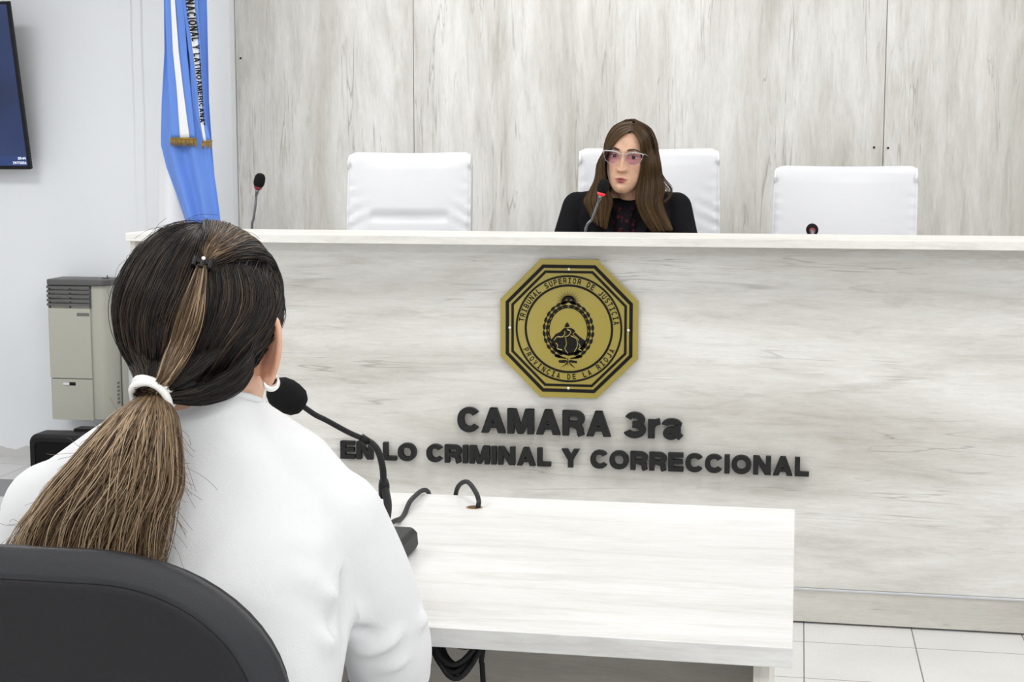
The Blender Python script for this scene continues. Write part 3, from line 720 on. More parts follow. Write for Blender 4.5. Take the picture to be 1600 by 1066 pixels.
def make_white_chair(crease=.245):
    root = thing('judge_chair', 'x', 'chair', (0, 0, 0), 'white leather armchairs behind the bench')
    w, h, d = .455, .66, .075
    mb, rings, nu, nv = backrest_mesh(w, h, d, crease)
    Z0 = .56
    rot = Matrix.Rotation(R(-7), 3, 'X')
    def tf(p): q = rot @ Vector(p); return (q.x, q.y+.22, q.z+Z0)
    mb.v = [tf(v) for v in mb.v]
    br = mb.build('backrest', M['leather'], root, smooth=True)
    for i_, sgn in ((0, -1), (nu, 1)):
        path = [tf((rings[j][i_][0]-sgn*.004, rings[j][i_][1], rings[j][i_][2]+0)) for j in range(0, int(nv*.66))]
        MB().tube(path, .0045, 8).build('piping', M['stitch'], br, smooth=True)
    # seat
    s = MB(); rr = []
    for z, k in ((.42, .92), (.43, .99), (.46, 1.02), (.50, 1.0), (.525, .93), (.53, .80)):
        rr.append([(math.copysign(abs(math.cos(a))**.45, math.cos(a))*.235*k, math.copysign(abs(math.sin(a))**.45, math.sin(a))*.25*k-.02, z) for a in [2*math.pi*i/40 for i in range(40)]])
    s.loft(rr).build('seat', M['leather'], root, smooth=True)
    MB().box(-.06, .06, .16, .19, .40, .70).build('back_bracket', M['chrome'], root, bevel=.006)
    for sx in (-1, 1):
        a = MB().tube(spline([(sx*.245, -.16, .46), (sx*.262, -.20, .56), (sx*.262, -.16, .66), (sx*.262, .02, .68), (sx*.258, .15, .67), (sx*.25, .17, .60)], 30), .013, 10).build('armrest', M['chrome'], root, smooth=True)
        MB().box(sx*.262-.028, sx*.262+.028, -.15, .08, .685, .71).build('arm_pad', M['leather'], a, bevel=.01)
    MB().tube([(0, 0, .09), (0, 0, .28), (0, 0, .28), (0, 0, .42)], [.028, .028, .018, .018], 16).build('gas_lift', M['chrome'], root, smooth=True)
    for k in range(5):
        a = R(72*k+10); lg = MB().tube([(0, 0, .11), (math.cos(a)*.16, math.sin(a)*.16, .09), (math.cos(a)*.29, math.sin(a)*.29, .065)], [.026, .020, .013], 10).build('leg', M['chrome'], root, smooth=True)
        c = (math.cos(a)*.285, math.sin(a)*.285, .03)
        MB().lathe([(0, -.018), (.024, -.018), (.03, -.008), (.03, .008), (.024, .018), (0, .018)], c, 20, (-math.sin(a), math.cos(a), 0)).build('caster', M['black'], lg, smooth=True)
    return root
proto_chair = make_white_chair()
third_chair = make_white_chair(.33)
def copy_tree(o, parent=None):
    c = o.copy(); COL.objects.link(c); c.parent = parent
    for ch in list(o.children): copy_tree(ch, c)
    return c
TOP = .56+.655*math.cos(R(7))
for i, (pl, pr, pt, Y, rz, sc, lab) in enumerate(((548, 741, 238, 5.50, 6, 1.0, 'empty white leather armchair left of the judge, seat crease showing'),
                              (905, 1121, 232, 5.70, 8, 1.14, 'white leather armchair the judge sits in'),
                              (1217, 1431, 259, 5.50, -6, 1.08, 'empty white leather armchair on the right, behind the low bent microphone'))):
    o = (proto_chair, None, third_chair)[i] or copy_tree(proto_chair)
    c = P((pl+pr)/2, pt, Y)
    o.location = (c.x-math.sin(R(rz))*-.3, Y-.3, .16); o.rotation_euler.z = R(rz)
    s = (c.z-.16)/(TOP+.007)
    o.scale = (sc, 1, s); o['label'] = lab

# ================================================================ TV
tvb, tvt = P(48, 265, 6.0656), P(14, 0, 5.93)
tdir = (tvt-tvb); tdir.x = 0; tdir.normalize()
TWd, THt = 1.22, .705
tv = thing('wall_television', 'flat black television with blue screen tilted forward high on the left wall', 'television', (tvb.x-TWd/2, YW-.03, tvb.z+.35))
nrm = Vector((0, tdir.z*-1, tdir.y)); nrm = Vector((0, -tdir.z, tdir.y))
def tvf(u, v, d): q = Vector((tvb.x-TWd+u, tvb.y, tvb.z))+tdir*v+nrm*d; return (q.x, q.y, q.z)
MB().prism([(0, 0), (TWd, 0), (TWd, THt), (0, THt)], tvf, -.022, 0).prism([(.15, .1), (TWd-.15, .1), (TWd-.15, THt-.1), (.15, THt-.1)], tvf, -.05, -.021).build('casing', M['black'], tv, bevel=.003)
bz = .011
sc_ = MB().prism([(bz, .017), (TWd-bz, .017), (TWd-bz, THt-bz), (bz, THt-bz)], tvf, 0, .0008).build('screen', M['screen'], tv)
MB().prism([(bz, .017), (TWd-bz, .017), (TWd-bz, .058), (bz, .058)], tvf, .0008, .001).build('task_bar', M['screenbar'], sc_)
for txt, u, v, s in (('09:44', TWd-.052, .043, .0165), ('29/7/2026', TWd-.078, .024, .0155)):
    vs, fs = glyphs(txt, s, offset=.0003); MB().add([tvf(u+x, v+y, .0013) for x, y, z in vs], fs).build('clock_text', M['screentext'], sc_)
MB().box(tvb.x-TWd/2-.12, tvb.x-TWd/2+.12, 6.03, YW-.001, tvb.z+.22, tvb.z+.5).build('wall_bracket', M['black'], tv, bevel=.003)

# ================================================================ HEATER
hY = YW-.17
hl, hr_, hz1, hz0 = P(72, 440, hY).x, P(165, 440, hY).x, P(120, 437, hY).z, P(75, 655, hY).z
ht = thing('wall_gas_heater', 'beige wall heater with dark louvres on top hanging on the left wall', 'heater', ((hl+hr_)/2, YW-.08, hz0))
xm = P(141, 500, hY).x
def rr2(x0, x1, y0, y1, rl, rr, n=8):
    out = [(x1, y1), (x0, y1)]
    out += [(x0+rl-rl*math.cos(R(90*i/n)), y0+rl-rl*math.sin(R(90*i/n))) for i in range(n+1)]
    out += [(x1-rr+rr*math.sin(R(90*i/n)), y0+rr-rr*math.cos(R(90*i/n))) for i in range(n+1)]
    return out
up = lambda u, v, d: (u, v, d)
zg = P(100, 482, hY).z; zs = P(100, 592, hY).z
MB().prism(rr2(hl+.008, hr_, hY+.012, YW-.012, .004, .05)[::-1], up, hz0+.004, hz1-.02).build('body', M['heater'], ht, smooth=False)
MB().prism(rr2(hl, xm, hY, hY+.03, .012, .003)[::-1], up, zs+.003, zg).build('front_cover', M['heater'], ht, bevel=.001)
lo = MB().prism(rr2(hl+.002, xm, hY+.001, hY+.03, .012, .003)[::-1], up, hz0, zs-.001).build('lower_cover', M['heater'], ht, bevel=.001)
MB().prism(rr2(hl-.002, hr_+.006, hY-.006, YW-.014, .02, .05)[::-1], up, hz1-.026, hz1).build('top_cap', M['heaterdark'], ht, bevel=.006, seg=3)
wx0, wx1, wz0, wz1 = P(99, 600, hY).x, P(118, 600, hY).x, P(100, 602, hY).z, P(100, 597, hY).z
MB().box(wx0, wx1, hY-.0005, hY+.004, wz0, wz1).build('flame_window', M['engrave'], lo)
MB().box(wx0, (wx0+wx1)/2, hY-.001, hY+.003, wz0+.001, wz1-.001).build('window_slide', M['paint'], lo)
MB().box(P(120, 490, hY).x, P(139, 490, hY).x, hY-.0015, hY+.002, P(120, 494, hY).z, P(120, 489, hY).z).build('name_plate', M['grey'], ht)
MB().box(hl+.004, xm-.002, hY+.02, hY+.03, zg, hz1-.026).build('louvre_recess', M['engrave'], ht)
nl = 5
for k in range(nl):
    z = zg+.010+k*(hz1-.03-zg)/nl
    MB().loft([[(x, hY-.003, z), (x, hY-.001, z+.010), (x, hY+.02, z+.016), (x, hY+.02, z+.006)] for x in (hl, xm)]).build('louvre', M['heaterdark'], ht, bevel=.001)
for k in range(3):
    x = hl+(xm-hl)*(.02+.48*k)
    MB().box(x, x+.006, hY+.004, hY+.021, zg, hz1-.024).build('louvre_rib', M['heaterdark'], ht)
MB().box(hr_-.028, hr_-.024, YW-.10, YW-.096, hz1-.002, hz1+.014).box(hr_-.045, hr_-.02, YW-.11, YW-.09, hz1-.001, hz1+.004).build('control_knob', M['heaterdark'], ht)
bk = MB().box(hr_+.004, hr_+.012, YW-.05, YW-.001, hz0+.03, hz1-.03).build('back_plate', M['heater'], ht, bevel=.002)
MB().box(hl+.03, hr_-.02, YW-.013, YW-.001, hz0+.05, hz1-.05).build('wall_mount', M['heaterdark'], ht)
stp = MB()
for k in range(6): stp.box(hr_+.0002, hr_+.0014, YW-.092+.003*(k % 2), YW-.066-.002*(k % 3), hz0+.062+k*.017, hz0+.072+k*.017)
stp.build('printed_label', M['grey'], ht)

# ================================================================ SPEAKER
sY = 5.62
sx0 = P(45, 720, sY).x; sz1 = P(60, 679, sY).z
spk = thing('floor_speaker', 'black loudspeaker box on the floor below the heater', 'speaker', (sx0+.22, sY+.17, 0))
def rrect(x0, x1, z0, z1, r, n=8):
    out = []
    for cx, cz, a0 in ((x1-r, z1-r, 0), (x0+r, z1-r, 90), (x0+r, z0+r, 180), (x1-r, z0+r, 270)):
        out += [(cx+r*math.cos(R(a0+90*i/n)), cz+r*math.sin(R(a0+90*i/n))) for i in range(n+1)]
    return out
fr = lambda u, v, d: (u, d, v)
sw = .44
rings = [[(u, y, v) for u, v in rrect(sx0+a, sx0+sw-a, .0+a, sz1-a+dz, .035)] for a, y, dz in ((.012, sY, 0), (.002, sY+.008, 0), (0, sY+.02, 0), (0, sY+.10, 0), (.02, sY+.32, -.02+.0))]
MB().loft(rings).build('cabinet', M['charcoal'], spk, smooth=False, bevel=.002)
MB().loft([[(u, y, v) for u, v in rrect(sx0+.034, sx0+sw-.034, .035, sz1-.032, .02)] for y in (sY+.001, sY-.004)]).build('grille', M['foam'], spk)
MB().loft([[(u, y, v) for u, v in rrect(sx0+.15, sx0+.29, sz1-.001, sz1+.010, .004)] for y in (sY+.10, sY+.16)]).build('handle', M['black'], spk)
MB().ringprism(rrect(sx0+.012, sx0+sw-.012, .012, sz1-.012, .03), rrect(sx0+.03, sx0+sw-.03, .031, sz1-.028, .022), lambda u, v, d: (u, -d, v), -sY-.001, -sY+.006).build('front_rim', M['black'], spk)
# ================================================================ FIGURE HELPERS
def unit(v): v = np.asarray(v, float); return v/np.linalg.norm(v, axis=-1, keepdims=True)
def strand_mesh(paths, rad, tone):
    """paths (n,k,3) rad (n,k) tone (n,k) -> verts, faces, tones: three-sided tapering hairs"""
    n, k, _ = paths.shape
    t = np.gradient(paths, axis=1); t = unit(t+1e-12)
    ref = unit(rng.normal(size=(n, 1, 3))); u = unit(np.cross(t, ref)); w = np.cross(t, u)
    rings = []
    for a in (0, 2*math.pi/3, 4*math.pi/3):
        rings.append(paths+(u*math.cos(a)+w*math.sin(a))*rad[..., None])
    v = np.stack(rings, axis=2).reshape(-1, 3)            # n,k,3side
    idx = np.arange(n*k*3).reshape(n, k, 3)
    fs = []
    for s in range(3):
        a = idx[:, :-1, s]; b = idx[:, :-1, (s+1) % 3]; c = idx[:, 1:, (s+1) % 3]; d = idx[:, 1:, s]
        fs.append(np.stack([a, b, c, d], axis=-1).reshape(-1, 4))
    return v, np.concatenate(fs), np.repeat(tone.reshape(-1), 3)
def numpy_obj(name, v, f, mat, parent, attrs=None, smooth=True):
    m = MB(); m.v = np.asarray(v); m.f = f.tolist() if hasattr(f, 'tolist') else f
    return m.build(name, mat, parent, smooth=smooth, attrs=attrs)
def cat_strands(lst):
    V, Fc, T = [], [], []; o = 0
    for v, f, t in lst: V.append(v); Fc.append(np.asarray(f)+o); T.append(t); o += len(v)
    return np.concatenate(V), np.concatenate(Fc), np.concatenate(T)
def cr_np(ctrl, k):
    """Catmull-Rom of (n,m,3) control points to (n,k,3)"""
    c = np.concatenate([2*ctrl[:, :1]-ctrl[:, 1:2], ctrl, 2*ctrl[:, -1:]-ctrl[:, -2:-1]], axis=1)
    segs = ctrl.shape[1]-1; out = []
    for i in range(k):
        t = i/(k-1)*segs; s = min(int(t), segs-1); t -= s
        a, b, cc, d = c[:, s], c[:, s+1], c[:, s+2], c[:, s+3]
        out.append(.5*((2*b)+(cc-a)*t+(2*a-5*b+4*cc-d)*t*t+(3*b-a-3*cc+d)*t**3))
    return np.stack(out, axis=1)
def smoothnoise(n, k, amp, modes=3):
    x = np.linspace(0, 1, k)[None, :, None]; out = 0
    for m_ in range(1, modes+1):
        out = out+rng.normal(size=(n, 1, 3))*np.sin(x*math.pi*m_+rng.uniform(0, 6.28, (n, 1, 1)))/m_
    return out*amp

def head_mesh(C, rot, s=1.0, female=True, ears=True, mouth_z=-.076, nose_z=-.047, flat_side=0):
    """head with face, local: eyes at z=0, face towards -y, nose/lips/sockets/chin modelled; returns MB pieces"""
    prof = [(-.1195, .010, .058, -.030), (-.117, .022, .067, -.010), (-.110, .030, .074, .008), (-.098, .041, .078, .030), (-.082, .0505, .080, .050), (-.065, .0575, .081, .066), (-.045, .063, .082, .080),
            (-.02, .0665, .083, .093), (.0, .068, .083, .099), (.02, .070, .082, .102), (.04, .0705, .080, .101), (.06, .068, .074, .096), (.078, .062, .064, .086), (.094, .051, .050, .070), (.106, .036, .033, .050), (.113, .020, .016, .030), (.1155, .006, .002, .014)]
    pz = np.array([p[0] for p in prof]); zs = np.concatenate([np.linspace(-.1195, -.03, 60), np.linspace(-.0285, .03, 40)[0:], np.linspace(.032, .1155, 40)])
    # smooth interpolation of the profiles
    def ip(col):
        y = np.array([p[col] for p in prof]); f = np.interp(zs, pz, y); ker = np.array([1, 2, 3, 2, 1])/9
        g = np.convolve(np.pad(f, 2, mode='edge'), ker, 'valid'); return g
    wd, ft, bk = ip(1), ip(2), ip(3)
    nA = 160; rings = []
    G = lambda x, m_, s_: np.exp(-((x-m_)/s_)**2)
    for i, z in enumerate(zs):
        cy = (bk[i]-ft[i])/2; hd = (bk[i]+ft[i])/2
        a = np.linspace(0, 2*np.pi, nA, endpoint=False)
        ca, sa = np.cos(a), np.sin(a)
        e = .93 if z < 0 else .97
        x = np.sign(ca)*np.abs(ca)**e*wd[i]; y = cy+np.sign(sa)*np.abs(sa)**e*hd
        front = np.clip(-sa, 0, 1)**.5*(sa < 0)
        d = np.zeros(nA)
        ax_ = np.abs(x)
        d -= .0115*G(ax_, .032, .0155)*G(z, .001, .0115)                 # sockets
        d += .0045*G(ax_, .026, .020)*G(z, .022, .009)                   # brow
        d += .0035*G(x, 0, .012)*G(z, .02, .012)
        # nose
        if z < .012:
            u = np.clip((.012-z)/(.012-nose_z), 0, 1.0)
            under = 1.0 if z > nose_z else math.exp(-((z-nose_z)/.0045)**2)
            d += (.003+.0170*u**1.3)*min(1, u/.12)*G(x, 0, .0062+.0048*u)*under
            d += .0095*G(ax_, .0130, .0052)*G(z, nose_z+.004, .0065)
        d += .0060*G(x, 0, .006)*G(z, nose_z-.0005, .0045)
        d += .0030*G(ax_, .043, .016)*G(z, -.026, .016)                  # cheekbones
        d -= .0036*G(ax_, .0255+.35*(mouth_z+.02-z), .0040)*G(z, mouth_z+.014, .014)
        d += .0022*G(ax_, .030, .008)*G(z, -.014, .004)-.0022*G(ax_, .030, .010)*G(z, -.021, .004)           # naso-labial fold
        # mouth
        mw = .0195
        d += .0042*G(x, 0, mw)*G(z, mouth_z+.0048, .0042)
        d += .0048*G(x, 0, mw*.88)*G(z, mouth_z-.0062, .0048)
        d -= .0042*G(x, 0, mw*1.15)*G(z, mouth_z, .0016)
        d -= .0028*G(x, 0, .014)*G(z, mouth_z-.0155, .0045)
        d += .0045*G(x, 0, .016)*G(z, -.105, .011)                       # chin
        y = y-d*front
        rings.append(np.stack([x, y, np.full(nA, z)], axis=1))
    # the crown and the chin are closed by caps
    mb = MB(); pts = np.concatenate(rings)*s
    Rm = np.array(rot); pts = pts@Rm.T+np.array(C)
    n = nA; fs = []
    for i in range(len(zs)-1):
        for j in range(n): k = (j+1) % n; fs.append((i*n+j, i*n+k, (i+1)*n+k, (i+1)*n+j))
    fs.append(tuple(range(n-1, -1, -1))); fs.append(tuple((len(zs)-1)*n+j for j in range(n)))
    mb.add(pts.tolist(), fs)
    if ears:
        for sx in (-1, 1):
            def T(p): return Vector((Rm@(np.array(p)*s)+np.array(C)).tolist())
            base = np.array((sx*(.062 if flat_side in (sx, 2) else .070), .010, -.016))
            es = 1.14; ea = R(58)
            if flat_side == sx or flat_side == 2: es, ea = .9, R(14)
            out = np.array((sx*math.sin(ea), math.cos(ea), 0))     # direction the ear stands off (outwards and back)
            def ep(f, zz, o=0):   # f: distance from attachment along 'out', zz: height
                p = base+out*f*es+np.array((0, 0, zz*es))+np.array((sx*math.cos(ea), -math.sin(ea), 0))*o; return T(p)
            outline = [(-.002, .022), (.006, .030), (.015, .032), (.0225, .026), (.0255, .014), (.0245, .000), (.020, -.014), (.0145, -.024), (.010, -.032), (.003, -.034), (-.002, -.026)]
            mb.tube([ep(f, z, .001) for f, z in spline_2d(outline, 30)], [.0030+.0008*math.sin(i/30*math.pi) for i in range(31)], 10, round_ends=True)
            # blade of the ear
            cen = [(-.004, .020), (-.004, -.028)]
            ring_f = [ep(f, z, -.0016) for f, z in spline_2d(outline, 30)]; ring_b = [ep(f, z, .0016) for f, z in spline_2d(outline, 30)]
            nf = len(ring_f); mb.add(ring_f+ring_b, [tuple(range(nf)), tuple(range(2*nf-1, nf-1, -1))]+[(i, (i+1) % nf, nf+(i+1) % nf, nf+i) for i in range(nf)])
            mb.ball(ep(.0075, -.0285, 0), .0062*s)
            mb.tube([ep(.004, .012, .002), ep(.013, .016, .0025), ep(.015, .002, .0025), ep(.009, -.014, .002)], .0026, 8, round_ends=True)
            mb.ball(ep(-.002, -.004, -.002), (.004*s, .005*s, .008*s))
    return mb
def spline_2d(pts, n):
    return [(p[0], p[1]) for p in spline([(a, b, 0) for a, b in pts], n)]
def add_hand(mb, wrist, fwd, up, side, curl=.35, s=1.0):
    """palm and five separate fingers; fwd: towards fingertips, up: back of the hand, side: +1 thumb on the +lateral side"""
    fwd = Vector(fwd).normalized(); up = Vector(up); up = (up-fwd*up.dot(fwd)).normalized(); lat = fwd.cross(up)*side
    w = Vector(wrist)
    def q(f, l, u): return w+(fwd*f+lat*l+up*u)*s
    mb.tube([q(-.03, 0, 0), q(.0, 0, 0), q(.02, 0, 0)], [.024*s, .023*s, .022*s], 14, round_ends=True)
    for l0, l1 in ((-.016, -.030), (-.005, -.010), (.006, .010), (.015, .029)):
        mb.tube([q(.01, l0, 0), q(.05, l1*.9, .001), q(.085, l1, .002)], [.015*s, .0135*s, .0105*s], 12, round_ends=True)
    for i, (l, L) in enumerate(((.030, .068), (.0105, .078), (-.0095, .072), (-.029, .056))):
        c0 = curl*(1+.12*i); p = q(.085, l, .002); a = 0; pts = [p]
        for k, fr_ in enumerate((.45, .31, .24)):
            a += c0*(1.0 if k else .7); p = p+(fwd*math.cos(a)-up*math.sin(a))*L*fr_*s+lat*(l*.08)*fr_; pts.append(p)
        mb.tube(spline(pts, 12), [(.0092-.0022*j/12)*s for j in range(13)], 10, round_ends=True)
    pts = [q(.018, .020, -.002), q(.048, .044, -.010), q(.074, .052, -.018), q(.096, .050, -.026)]
    mb.tube(spline(pts, 12), [(.0125-.0042*j/12)*s for j in range(13)], 10, round_ends=True)

# ================================================================ WOMAN IN THE FOREGROUND (seen from behind)
HC = P(318, 478, 1.56)                                     # middle of the skull
wit = thing('person', 'woman in a white sweater with long highlighted ponytail, seated with her back turned', 'person', (HC.x, 1.46, 0))
YE = HC.z-.028                                             # eye line
rotb = Matrix.Rotation(math.pi-R(2), 3, 'Z')               # faces +y
hb = head_mesh((HC.x, HC.y+.004, YE), rotb, 1.0, mouth_z=-.072, flat_side=1)
zneck = YE-.11
hb.tube([(HC.x, HC.y-.028, YE-.045), (HC.x, HC.y-.024, YE-.09), (HC.x, HC.y-.018, YE-.13), (HC.x, HC.y-.012, YE-.17)], [.056, .053, .055, .070], 28, round_ends=True)
SH = {1: Vector((HC.x+.142, 1.555, .935)), -1: Vector((HC.x-.168, 1.535, .936))}
EL = {1: Vector((HC.x+.180, 1.650, .742)), -1: Vector((HC.x-.205, 1.63, .755))}
WR = {1: Vector((HC.x+.085, 1.875, .797)), -1: Vector((HC.x-.12, 1.875, .790))}
for sx in (-1, 1):
    hb.tube([Vector((HC.x, 1.54, 1.0)), SH[sx]], [.055, .045], 14, round_ends=True)
    hb.tube([SH[sx], (SH[sx]+EL[sx])/2, EL[sx]], [.044, .038, .032], 14, round_ends=True)
    hb.tube([EL[sx], WR[sx]], [.033, .024], 14, round_ends=True)
    add_hand(hb, WR[sx], (-sx*.45, 1, -.07), (0, 0, 1), -sx, .22)
hb.loft([[(HC.x+a*math.cos(t), y+b*math.sin(t), z) for t in [2*math.pi*i/28 for i in range(28)]] for z, y, a, b in ((.60, 1.47, .13, .09), (.8, 1.49, .135, .09), (.95, 1.53, .14, .08), (1.03, 1.55, .08, .06))])
bodym = remesh(hb, .0022, 4)
lz = np.zeros(len(bodym.v)); loc = (bodym.v-np.array((HC.x, HC.y+.004, YE)))
bl = .55*np.exp(-((np.abs(loc[:, 0])-.078)/.018)**2)*np.exp(-((loc[:, 2]+.016)/.036)**2)*(np.abs(loc[:, 1]+.01) < .045)
body = bodym.build('body', M['skin'], wit, smooth=True, attrs={'lip': lz, 'blush': bl})
# sweater ---------------------------------------------------------
sw_ = MB(); X0 = HC.x
def ring(z, x, y, a, b, n=44, e=.85, tilt=0):
    return [(x+a*math.copysign(abs(math.cos(t))**e, math.cos(t)), y+b*math.copysign(abs(math.sin(t))**e, math.sin(t)), z-tilt*math.sin(t)) for t in [2*math.pi*i/n for i in range(n)]]
sw_.loft([ring(z, X0+dx, y, a, b) for z, dx, y, a, b in ((.53, -.01, 1.44, .165, .125), (.60, -.008, 1.45, .165, .122), (.72, -.006, 1.47, .168, .118), (.82, -.004, 1.495, .178, .115), (.90, -.006, 1.515, .180, .108), (.94, -.008, 1.525, .176, .097),
                          (.980, -.006, 1.535, .148, .084), (1.018, -.003, 1.542, .112, .076), (1.046, 0, 1.546, .080, .069))]+[ring(1.068, X0+.002, 1.548, .064, .064, tilt=.022)])
for sx in (-1, 1):
    E2 = EL[sx]; S = SH[sx]
    sw_.tube([Vector((X0+sx*.045, 1.547, 1.030)), Vector((X0+sx*.095, 1.55, .992)), S+Vector((-sx*.01, 0, .002))], [.045, .052, .059], 24, round_ends=True)
    sw_.tube(spline([S, S*.62+E2*.38+Vector((sx*.012, -.006, 0)), E2*.8+S*.2+Vector((sx*.010, -.004, 0)), E2], 12), [.061+(.048-.061)*i/12 for i in range(13)], 24, round_ends=True)
    sw_.tube([E2, E2*.5+WR[sx]*.5+Vector((0, 0, .004)), E2*.14+WR[sx]*.86], [.049, .040, .031], 24, round_ends=True)
swm = remesh(sw_, .0045, 9)
nz = rng.normal(size=3)
def fold(p0, p1, w, h, Y=1.45): bump_seg(swm, P(p0[0], p0[1], Y), P(p1[0], p1[1], Y), w, h*1.5)
for p0, p1, w, h, Y in (((440, 905), (528, 935), .012, .009, 1.47), ((430, 930), (530, 985), .011, -.007, 1.47), ((515, 910), (545, 985), .009, -.010, 1.50), ((400, 890), (500, 905), .016, .006, 1.46), ((455, 975), (535, 1015), .012, .006, 1.46),
                        ((548, 930), (570, 1000), .010, .007, 1.53), ((545, 985), (610, 1010), .009, -.008, 1.54), ((560, 1020), (640, 990), .010, .007, 1.56), ((640, 985), (672, 955), .008, .006, 1.60), ((600, 1045), (655, 1030), .008, .004, 1.58),
                        ((300, 690), (420, 705), .03, .002, 1.48), ((60, 740), (170, 705), .02, .003, 1.48), ((480, 760), (560, 800), .02, .003, 1.50), ((440, 850), (520, 860), .015, .003, 1.47),
                        ((535, 900), (552, 1066), .007, -.012, 1.50)):
    fold(p0, p1, w, h, Y)
sweater = swm.build('sweater', M['knit'], wit, smooth=True)
# neckband
MB().tube([(X0+.002+.0635*math.cos(t), 1.548+.0625*math.sin(t), 1.068-.022*math.sin(t)) for t in [2*math.pi*i/48 for i in range(49)]], .0045, 10, caps=False).build('neckband', M['knit'], sweater, smooth=True)
# trousers and shoes
tr = MB()
for sx in (-1, 1):
    tr.tube([(X0+sx*.09, 1.44, .585), (X0+sx*.10, 1.66, .59), (X0+sx*.10, 1.90, .585)], [.088, .080, .066], 22, round_ends=True)
    tr.tube([(X0+sx*.10, 1.90, .585), (X0+sx*.10, 1.93, .35), (X0+sx*.11, 1.92, .10)], [.064, .056, .046], 20, round_ends=True)
tr.ball((X0, 1.42, .585), (.17, .12, .088))
remesh(tr, .008, 8).build('trousers', M['denim'], wit, smooth=True)
for sx in (-1, 1):
    sm_ = MB(); sm_.tube([(X0+sx*.11, 1.90, .05), (X0+sx*.11, 1.98, .042), (X0+sx*.115, 2.08, .034)], [.044, .042, .034], 18, round_ends=True)
    sm_.v = [(v[0], v[1], max(v[2], .002)) for v in sm_.v]; sm_.build('shoe', M['shoe'], wit, smooth=True)

# hair ------------------------------------------------------------
EC = np.array((HC.x+.003, HC.y-.016, HC.z-.002)); ER = np.array((.0795, .098, .0870))
def ell_hit(px, py, grow=0.0):
    """point of the hair surface seen through a pixel; grazing rays take the nearest rim point"""
    o = np.array((0, 0, ZC)); d = np.array(ray(px, py)); r = ER+grow
    o2, d2 = (o-EC)/r, d/r
    A = d2@d2; B = o2@d2; Cc = o2@o2-1; disc = B*B-A*Cc
    if disc > 0: t = (-B-math.sqrt(disc))/A; return o+d*t
    t = -B/A; q = o2+d2*t; return q/np.linalg.norm(q)*r+EC
tieP = np.array(P(238, 619, 1.44)); clipP = ell_hit(314, 418, .004)
def on_ell(p, grow): 
    q = (p-EC)/ER; return EC+q/np.linalg.norm(q, axis=-1, keepdims=True)*(ER+grow)
ST = []
# (0) solid underlay, cut open for face and ears
und = MB(); nu_, nv_ = 72, 48
vs = []; 
for j in range(nv_+1):
    th = math.pi*j/nv_
    for i in range(nu_):
        ph = 2*math.pi*i/nu_; vs.append(EC+(ER-.0035)*np.array((math.sin(th)*math.cos(ph), math.sin(th)*math.sin(ph), math.cos(th))))
fs = []
for j in range(nv_):
    for i in range(nu_):
        q = [j*nu_+i, j*nu_+(i+1) % nu_, (j+1)*nu_+(i+1) % nu_, (j+1)*nu_+i]
        c = sum(vs[k] for k in q)/4-EC
        hair_line = .045+.0 if c[1] > .055 else (.040 if c[1] > .03 else -.028)
        if c[1] > .012 and c[2] < hair_line+(-.02 if c[1] < .03 else 0): continue
        if c[1] > -.035 and c[2] < -.055: continue
        fs.append(tuple(q[::-1]))
und.add(vs, fs)
uo = len(und.v)
# cone of gathered hair from the nape to the tie
cone = MB(); cb = EC+np.array((.0, -.035, -.050)); 
cone.tube([cb, cb*.5+tieP*.5+np.array((0, -.004, 0)), tieP], [.040, .024, .011], 20)
und.add(cone.v, cone.f)
tri = np.array([f if len(f) == 4 else (f[0], f[1], f[2], f[2]) for f in und.f if len(f) == 4])
ST.append((np.array([tuple(v) for v in und.v]), tri, np.full(len(und.v), .12)))
def family(A, B, n, k, lift=(0, .004), rad=.00075, tone=(.1, .35), tone_end=None, jit=.0015, end=None, endr=.006, grow=.0, wpow=1.0, proj=True, t0r=0, ke=.86):
    """strands between two boundary curves A,B (lists of 3-D points of equal length)"""
    n = int(n*1.45); A, B = np.array(A), np.array(B); w = rng.uniform(0, 1, n)**wpow
    ctrl = A[None]*(1-w[:, None, None])+B[None]*w[:, None, None]
    if t0r:
        r_ = rng.uniform(0, t0r, (n, 1)); r1 = np.minimum(r_, 1); r2 = np.maximum(r_-1, 0)
        ctrl = ctrl.copy(); ctrl[:, 0] = ctrl[:, 0]*(1-r1)+ctrl[:, 1]*r1; ctrl[:, 0] = ctrl[:, 0]*(1-r2)+ctrl[:, 2]*r2; ctrl[:, 1] = ctrl[:, 1]*(1-r2)+ctrl[:, 2]*r2*1.0
    p = cr_np(ctrl, k)
    lf = rng.uniform(lift[0], lift[1], (n, 1))
    q = (p-EC)/ER; rr = np.linalg.norm(q, axis=-1, keepdims=True)
    tt = np.linspace(0, 1, k)[None, :, None]
    keep = np.clip((ke-tt)/.16, 0, 1) if end is not None else np.ones_like(tt)   # stays on the head surface except when gathering
    surf = EC+q/rr*(ER+grow+lf[..., None])
    p = p*(1-keep)+surf*keep if proj else p+lf[..., None]*np.array((.3, -1, 0))
    if end is not None:
        e = np.array(end)+rng.normal(size=(n, 1, 3))*endr
        s = np.clip((tt-.72)/.28, 0, 1); s = s*s*(3-2*s); p = p*(1-s)+e*s
    p = p+smoothnoise(n, k, jit)*np.sin(tt*math.pi)**.5
    t0 = rng.beta(1.6, 3.2, (n, 1))*(tone[1]-tone[0])*1.6+tone[0]
    te = t0 if tone_end is None else t0+(tone_end-t0.mean())*np.linspace(0, 1, k)[None]**2
    te = te+.16*(rng.uniform(size=(n, 1)) < .16)
    T = np.clip(np.broadcast_to(te, (n, k)), 0, 1)
    rd = rad*.78*rng.uniform(.6, 1.25, (n, 1))*np.linspace(1, .75, k)[None]*np.clip(.15+np.linspace(0, 1, k)/.12, 0, 1)[None]
    return strand_mesh(p, rd, T)
H = ell_hit
